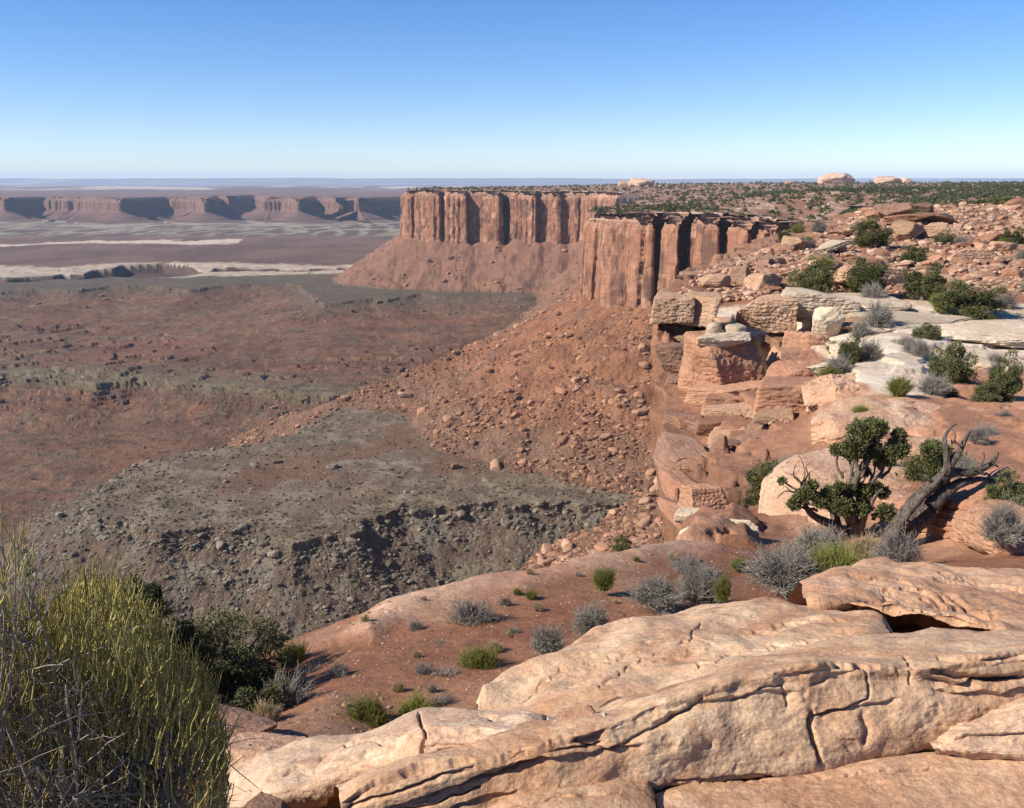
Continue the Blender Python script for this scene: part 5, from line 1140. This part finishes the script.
# ---- the twisted juniper
YJ = 16.8; b0 = P(852, 541, YJ)
def lj(px, py, dy=0): return P(px, py, YJ + dy) - b0
rs = np.random.RandomState(5); root = obj('twisted_juniper', None, loc=b0); tag(root, 'gnarled juniper with open rounded leaf clumps, standing before the pale rock dome', 'juniper')
parts = [tube([lj(850, 548), lj(855, 525), lj(848, 505), lj(856, 482, .1), lj(866, 462), lj(872, 448)], [.17, .14, .11, .09, .07, .03], 10, 40, rs, .03, .16),
         tube([lj(846, 540), lj(838, 528), lj(822, 520), lj(808, 508), lj(801, 490), lj(806, 474)], [.12, .09, .075, .055, .03, .01], 8, 30, rs, .03, .16),
         tube([lj(842, 542), lj(836, 520, .3), lj(834, 500, .3), lj(838, 488, .3)], [.11, .09, .06, .02], 8, 24, rs, .03, .16),
         tube([lj(858, 535), lj(866, 515, -.3), lj(874, 500, -.3), lj(882, 488, -.3)], [.10, .06, .04, .01], 8, 24, rs, .03, .16)]
obj('trunk', mesh_np('trunk', *join(parts), [M_BARK], True), root)
cl = [(862, 432, 17), (848, 441, 13), (880, 436, 15), (893, 445, 13), (868, 448, 15), (884, 455, 10), (855, 456, 11), (905, 452, 8), (840, 452, 8), (875, 425, 10), (895, 432, 8),
      (800, 492, 10), (792, 502, 8), (806, 480, 7), (815, 496, 9), (808, 508, 8), (790, 490, 5), (826, 489, 11), (834, 497, 12), (842, 486, 10), (838, 508, 11), (828, 507, 8), (850, 500, 11),
      (866, 494, 11), (876, 503, 11), (884, 494, 8), (868, 510, 10), (858, 512, 9), (882, 513, 7), (872, 478, 7), (888, 470, 6), (846, 520, 8), (830, 478, 6), (876, 488, 8)]
extra_l = []
for a, b, r_ in cl:
    c_ = lj(a, b, 0); extra_l.append((c_ + np.array([0, rs.uniform(-.5, .6), 0]), r_ * .86 * YJ / F))
C_ = np.array([q_[0] for q_ in extra_l]); R_ = np.array([q_[1] for q_ in extra_l])
V, Fc, tn = leaves(C_, R_, (R_ ** 2 / (R_ ** 2).mean() * 1300).astype(int), .034, rs, .85, .3); obj('crown', mesh_np('crown', V, Fc, [M_JUN], False, fattr={'tone': tn}), root)
parts = [tube([C_[i] * .6 + lj(850, 520) * .4, C_[i]], [.035, .012], 5, 10, rs, .05, .1) for i in range(len(C_))]
for a, b in ((787, 470), (792, 462), (800, 456), (812, 460), (780, 488), (774, 497), (818, 466)):
    parts.append(tube([lj(804, 492), lj((804 + a) / 2, (490 + b) / 2), lj(a, b)], [.025, .014, .004], 5, 12, rs, .06, .1))
obj('branchlets', mesh_np('branchlets', *join(parts), [M_BARK], True), root)

# ---- the dead tree
YD = 14.6; b0 = P(893, 545, YD)
def ld(px, py, dy=0): return P(px, py, YD + dy) - b0
rs = np.random.RandomState(9); root = obj('dead_tree', None, loc=b0); tag(root, 'dead grey juniper trunk leaning right with bare twisted branches', 'dead tree')
main = [tube([ld(884, 556), ld(889, 540), ld(900, 522), ld(918, 500), ld(936, 482), ld(950, 466)], [.10, .11, .10, .10, .09, .06], 14, 60, rs, .03, .28, 9),
        tube([ld(893, 552, .15), ld(908, 530, .2), ld(924, 514, .25), ld(938, 502, .3), ld(944, 488, .2), ld(946, 474, .1)], [.15, .16, .16, .14, .11, .06], 14, 50, rs, .03, .25, 5)]
obj('trunk', mesh_np('trunk', *join(main), [M_DEAD], True), root)
BR = [([(944, 474), (955, 458), (962, 446), (968, 434), (973, 431)], [.085, .06, .045, .025, .008]), ([(948, 468), (947, 450), (944, 438), (950, 428), (958, 424)], [.06, .045, .03, .02, .006]),
      ([(940, 480), (958, 472), (976, 472), (990, 464), (999, 452)], [.095, .07, .06, .045, .01]), ([(976, 472), (986, 474), (997, 478)], [.035, .02, .006]), ([(990, 464), (996, 466), (1000, 462)], [.025, .015, .005]),
      ([(930, 506), (945, 492), (962, 482), (978, 480), (992, 481), (999, 480)], [.14, .10, .075, .05, .03, .01]), ([(936, 484), (925, 476), (917, 474)], [.04, .02, .006]), ([(962, 446), (955, 440), (953, 430)], [.025, .014, .004]),
      ([(900, 522), (897, 512), (890, 507)], [.04, .02, .006]), ([(892, 545), (882, 532), (878, 525)], [.05, .02, .006]), ([(980, 470), (984, 460), (982, 452)], [.025, .012, .004])]
for pts_, r_ in BR:
    obj('branch', mesh_np('branch', *tube([ld(a, b, .05 * i) for i, (a, b) in enumerate(pts_)], r_, 9, 30, rs, .025, .2, 8), [M_DEAD], True), root)

# ---- bushes and junipers of the middle distance
VAR = [juniper_meshes(50 + k, 1.0, 1.0 if k % 2 else .8, 44, 17000, .024, M_JUN if k % 3 else M_JUND, 5, low=.0, dead=3 if k % 2 else 0) for k in range(6)]
MB = [(930, 500, 78, 62, 20.5, 0, 'dense green juniper bush between the twisted juniper and the dead tree'), (763, 518, 48, 62, 22, 1, 'green shrub wedged between the flank and the rounded pale dome'),
      (812, 297, 44, 34, 50.5, 2, 'dark juniper on the rim course, left of a pair'), (864, 296, 42, 36, 50, 3, 'dark juniper with grey dead twigs right of the one on the rim course'), (922, 299, 42, 34, 49, 4, 'round juniper on the back edge of the white slab'),
      (871, 247, 34, 28, 76, 5, 'dark juniper high on the ridge among large boulders'), (913, 269, 30, 22, 65, 0, 'small dark juniper above the round juniper by the white slab'), (964, 316, 64, 34, 44.5, 1, 'wide low juniper at the far edge of the white slab'),
      (950, 388, 44, 46, 31, 2, 'juniper standing on the white overhanging slab'), (946, 405, 20, 20, 29.5, 3, 'small tuft of juniper below the one on the white slab'), (1005, 402, 38, 50, 28.5, 4, 'leaning juniper near the right edge, right of two side by side'), (985, 408, 28, 26, 28, 5, 'low juniper bush near the right edge, left of two side by side'),
      (1012, 256, 26, 26, 76, 0, 'juniper at the right edge of the ridge'), (850, 368, 26, 30, 34.5, 3, 'dark shrub beside grey brush on the cream ledge'), (925, 345, 30, 22, 39, 2, 'small green shrub in the crack of the white slab'), (622, 553, 20, 18, 13.4, 1, 'small green shrub peeking over the rim edge'),
      (785, 241, 16, 10, 80, 3, 'small shrub on the left slope of the ridge'), (915, 222, 16, 12, 104, 1, 'small shrub between slabs near the ridge crest'), (945, 246, 22, 14, 78, 4, 'low shrub below the round tan boulder'), (1012, 512, 56, 40, 13.2, 4, 'green bush cut by the right edge below the dead tree')]
for px, py, w_, h_, Y_, k, lb in MB:
    W = w_ * Y_ / F * 1.1; loc = P(px, py, Y_); r_ = place_tree('juniper', VAR[k], loc, 1, px * .1, lb, 'juniper'); hz = h_ * Y_ / F * 1.1; r_.scale = (W, W, hz / (1.0 if k % 2 else .8))
SG = [twig_bush('sagebrush', 60 + k, 1.0, .62, 420, M_SAGE, M_SAGEL, 5000, up=.5, r=.0045, leaf=.020) for k in range(3)]
SG2 = [twig_bush('grey_brush', 70 + k, 1.0, .7, 520, M_SAGE, M_SAGEL, 800, up=.5, r=.0045, leaf=.02) for k in range(2)]
GR = [twig_bush('green_broom', 80 + k, 1.0, .8, 900, M_EPHG, None, 0, up=.75, r=.0050, crook=.02, fork=2) for k in range(3)]
ST = [twig_bush('straw_tuft', 90, 1.0, .8, 900, M_STRAW, None, 0, up=.6, r=.0045, crook=.02, fork=1)]
KINDS = dict(s=(SG, 'sagebrush', 'sagebrush'), d=(SG2, 'grey_brush', 'grey shrub'), g=(GR, 'green_broom', 'green shrub'), t=(ST, 'straw_tuft', 'tuft'))
LOWB = [(472, 632, 58, 38, 8.9, 'd', 'large grey shrub on the pink bedrock edge'), (433, 633, 26, 14, 9.1, 's', 'small grey green tuft just left of the large grey shrub'), (440, 657, 30, 18, 8.0, 's', 'small grey sagebrush below the large grey shrub'),
        (442, 690, 46, 30, 7.0, 's', 'grey green sagebrush touching a green broom shrub'), (478, 678, 46, 36, 7.3, 'g', 'green broom shrub right of the grey green sagebrush'), (371, 733, 54, 42, 5.9, 'g', 'bright green broom shrub just above the pale slab'),
        (415, 722, 46, 26, 6.1, 'g', 'low olive shrub right of the bright green broom shrub'), (444, 712, 34, 24, 6.3, 's', 'grey sagebrush at the right end of the low olive shrub'), (548, 650, 44, 28, 7.4, 's', 'grey sagebrush on the soil left of the smooth dome'),
        (590, 632, 46, 34, 8.2, 's', 'blue grey sagebrush against the edge of the smooth dome'), (603, 589, 30, 22, 10.2, 'g', 'olive tuft on the red soil near the rim'), (655, 602, 60, 28, 9.6, 's', 'grey brush patch behind the smooth dome, left end'),
        (700, 600, 54, 34, 10.0, 'd', 'bare grey brush behind the smooth dome'), (722, 600, 24, 26, 9.7, 'g', 'small green tuft amid the bare grey brush'), (690, 574, 44, 20, 12.0, 's', 'low sagebrush on the soil below the pale rim stones'), (738, 570, 22, 12, 12.4, 'g', 'little green tuft right of the low sagebrush'),
        (785, 585, 80, 44, 10.6, 'd', 'wide grey brush below the twisted juniper, left part'), (832, 585, 56, 46, 10.6, 'g', 'green tangled shrub below the twisted juniper'), (820, 555, 60, 34, 13.5, 's', 'sagebrush at the foot of the twisted juniper'), (896, 565, 50, 38, 12.2, 'd', 'pale twiggy brush at the foot of the dead tree'),
        (865, 560, 40, 28, 12.8, 't', 'straw coloured tuft between juniper and dead tree'), (1000, 540, 44, 40, 12.0, 'd', 'bare twiggy brush near the right edge under the green bush'), (285, 712, 54, 44, 6.4, 'd', 'grey twiggy shrub beside the straw tuft at left'),
        (268, 727, 36, 30, 5.9, 't', 'straw coloured tuft below the round juniper'), (292, 672, 36, 34, 8.3, 'g', 'olive shrub on the rim beside the round juniper'), (312, 686, 34, 20, 7.6, 'd', 'dark low brush casting a long shadow on the soil'), (325, 652, 26, 14, 9.0, 's', 'pale tuft at the left end of the pink bedrock edge'),
        (878, 328, 30, 26, 41.5, 'd', 'grey dead brush on the slab by the white tilted block'), (868, 360, 28, 20, 35, 'd', 'grey brush on the cream ledge beside a dark shrub'), (838, 372, 26, 20, 33.5, 's', 'grey green brush at the left end of the cream ledge'), (903, 350, 24, 16, 37.5, 's', 'low grey brush left of the crack shrub'),
        (985, 440, 26, 18, 23.5, 'd', 'low grey brush on the orange swell'), (1003, 420, 18, 12, 26, 's', 'small grey tuft on the orange rock near the right edge'), (872, 300, 24, 16, 48, 'd', 'pale dead brush between two dark junipers'), (1004, 308, 24, 14, 46, 'd', 'grey brush right of the wide low juniper'),
        (940, 310, 24, 18, 46, 'g', 'green shrub left part of the wide low juniper clump'), (880, 245, 14, 8, 78, 's', 'small tuft right of the high ridge juniper'), (955, 590, 1, 1, 8.0, 's', 'x')][:-1]
for px, py, w_, h_, Y_, k, lb in LOWB:
    L_, nm, ct = KINDS[k]; loc = P(px, py, Y_); W = w_ * Y_ / F * 1.1; H = h_ * Y_ / F * 1.1
    o = obj(nm, L_[int(px) % len(L_)], loc=loc, rot=(0, 0, px * .37), sc=(W, W, H / .7)); tag(o, lb, ct)
# extra small tufts scattered on the right slopes
rs = np.random.RandomState(19)
for i in range(46):
    px = rs.uniform(790, 1030); Y_ = math.exp(rs.uniform(math.log(19), math.log(95))); c_ = P(px, 300, Y_); z = float(ground_at([c_[0]], [c_[1]])[0])
    if sdist(np.array([c_[0]]), np.array([c_[1]]), MESA)[0] > -.6: continue
    k = rs.choice(['s', 'd', 'g']); L_, nm, ct = KINDS[k]; W = rs.uniform(.35, .9) * (1 + Y_ / 90)
    o = obj(nm, L_[rs.randint(len(L_))], loc=(c_[0], c_[1], z), rot=(0, 0, i), sc=(W, W, W)); tag(o, 'small low tuft of brush scattered among the rocks at right', ct, 'small tufts among the rocks at right')

for i in range(60):
    Y_ = rs.uniform(6.5, 16); u_ = rs.uniform(-.22, .28); x_ = u_ * Y_
    if sdist(np.array([x_]), np.array([Y_]), MESA)[0] > -.25: continue
    z = float(ground_at([x_], [Y_])[0]); k = rs.choice(['s', 'd', 'g', 't', 't']); L_, nm, ct = KINDS[k]; W = rs.uniform(.07, .22)
    o = obj(nm, L_[rs.randint(len(L_))], loc=(x_, Y_, z - .01), rot=(0, 0, i), sc=(W, W, W)); tag(o, 'tiny dry tuft dotting the red soil shelf', ct, 'tiny tufts on the red soil')
# ---- scrub of the tableland
sv = []
for k in range(5):
    r_ = np.random.RandomState(300 + k); cl = r_.normal(size=(7, 3)) * np.array([.26, .26, .14]) + [0, 0, .34]
    V, Fc, tn = leaves(cl, np.full(7, .27), 240, .17, r_, .8, .2); sv.append((V, Fc, tn, mesh_np('scrub_juniper', V, Fc, [M_JUND if k % 2 else M_JUN], False, fattr={'tone': tn * .8})))
N = 60000; u = rs.uniform(-.14, .66, N); s = rs.uniform(0, 1, N) ** 1.0; Yq = 1 / (1 / 115 + (1 / 3800 - 1 / 115) * s ** .55)
xq = u * Yq; dq = sdist(xq, Yq, MESA); pq = fbm2(xq / 120, Yq / 120, 4); pq2 = fbm2(xq / 20, Yq / 20, 2)
ok = (dq < -3 - .002 * Yq) & (pq + .5 * pq2 + .55 > rs.uniform(-.3, .7, N)) & (Yq > 170) & (rs.rand(N) < np.clip(Yq / 700, .12, 1)); xq, Yq = xq[ok], Yq[ok]
zq, = par(lambda a, b: (plateau_z(a, b),), xq, Yq); size = rs.lognormal(.3, .35, len(xq)) * np.where(Yq > 900, 1.6, .85) * (1 + Yq / 5000)
nearq = np.argsort(-size / Yq)[:280]
for i in nearq:
    o = obj('scrub_juniper', sv[rs.randint(5)][3], loc=(xq[i], Yq[i], zq[i] - .1), rot=(0, 0, rs.uniform(0, 6)), sc=(size[i] * rs.uniform(.9, 1.4), size[i] * 1.1, size[i])); tag(o, 'dark scrub juniper on the flat tableland behind the cliffs', 'juniper', 'scrub junipers on the tableland')
farq = np.setdiff1d(np.arange(len(xq)), nearq)[:14000]
print('scrub', len(xq))
lo = []
for k in range(4):
    r_ = np.random.RandomState(400 + k); cl = r_.normal(size=(4, 3)) * np.array([.3, .3, .12]) + [0, 0, .32]
    V, Fc, tn = leaves(cl, np.full(4, .3), 34, .42, r_, .8, .1); lo.append((V, Fc, tn))
Vs, Fs, Ts, b = [], [], [], 0
for j, i in enumerate(farq):
    V, Fc, tn = lo[j % 4]; s_ = size[i]; Vs.append(V * s_ + [xq[i], Yq[i], zq[i] - .1]); Fs.append(Fc + b); b += len(V); Ts.append(tn * .7)
o = obj('scrub', mesh_np('scrub', np.vstack(Vs), np.vstack(Fs), [M_JUND], False, fattr={'tone': np.concatenate(Ts)})); tag(o, 'dark low scrub covering the tableland to the skyline', 'scrub', kind='stuff')
# low brush on the benches
N = 26000; rs = np.random.RandomState(44)
x, y, z, tal, is1, d1, d2, d3, dm = floor_pts(N, (-20, 720, 262, 560), 9)
pr_ = (tal == 0) * np.where((is1 > 0) & (d1 < 4), .05 + .5 * (d1 > -45) * rs.rand(N) + .25 * (fbm2(x / 40, y / 40, 3) > .1), np.where((np.abs(d2 + 25) < 35), .4, .03)) + (tal > 0) * (dm > 120) * .05
sel = np.flatnonzero(rs.rand(N) < pr_)[:5000]; Vs, Fs, Ts, b = [], [], [], 0
for j, i in enumerate(sel):
    V, Fc, tn = lo[j % 4]; s_ = rs.uniform(.6, 1.4) * (1 + y[i] / 3000); Vs.append(V * s_ + [x[i], y[i], z[i] - .05]); Fs.append(Fc + b); b += len(V); Ts.append(tn)
o = obj('bench_brush', mesh_np('bench_brush', np.vstack(Vs), np.vstack(Fs), [M_JUND], False, fattr={'tone': np.concatenate(Ts)})); tag(o, 'sparse dark brush dotting the benches of the canyon floor', 'brush', kind='stuff')
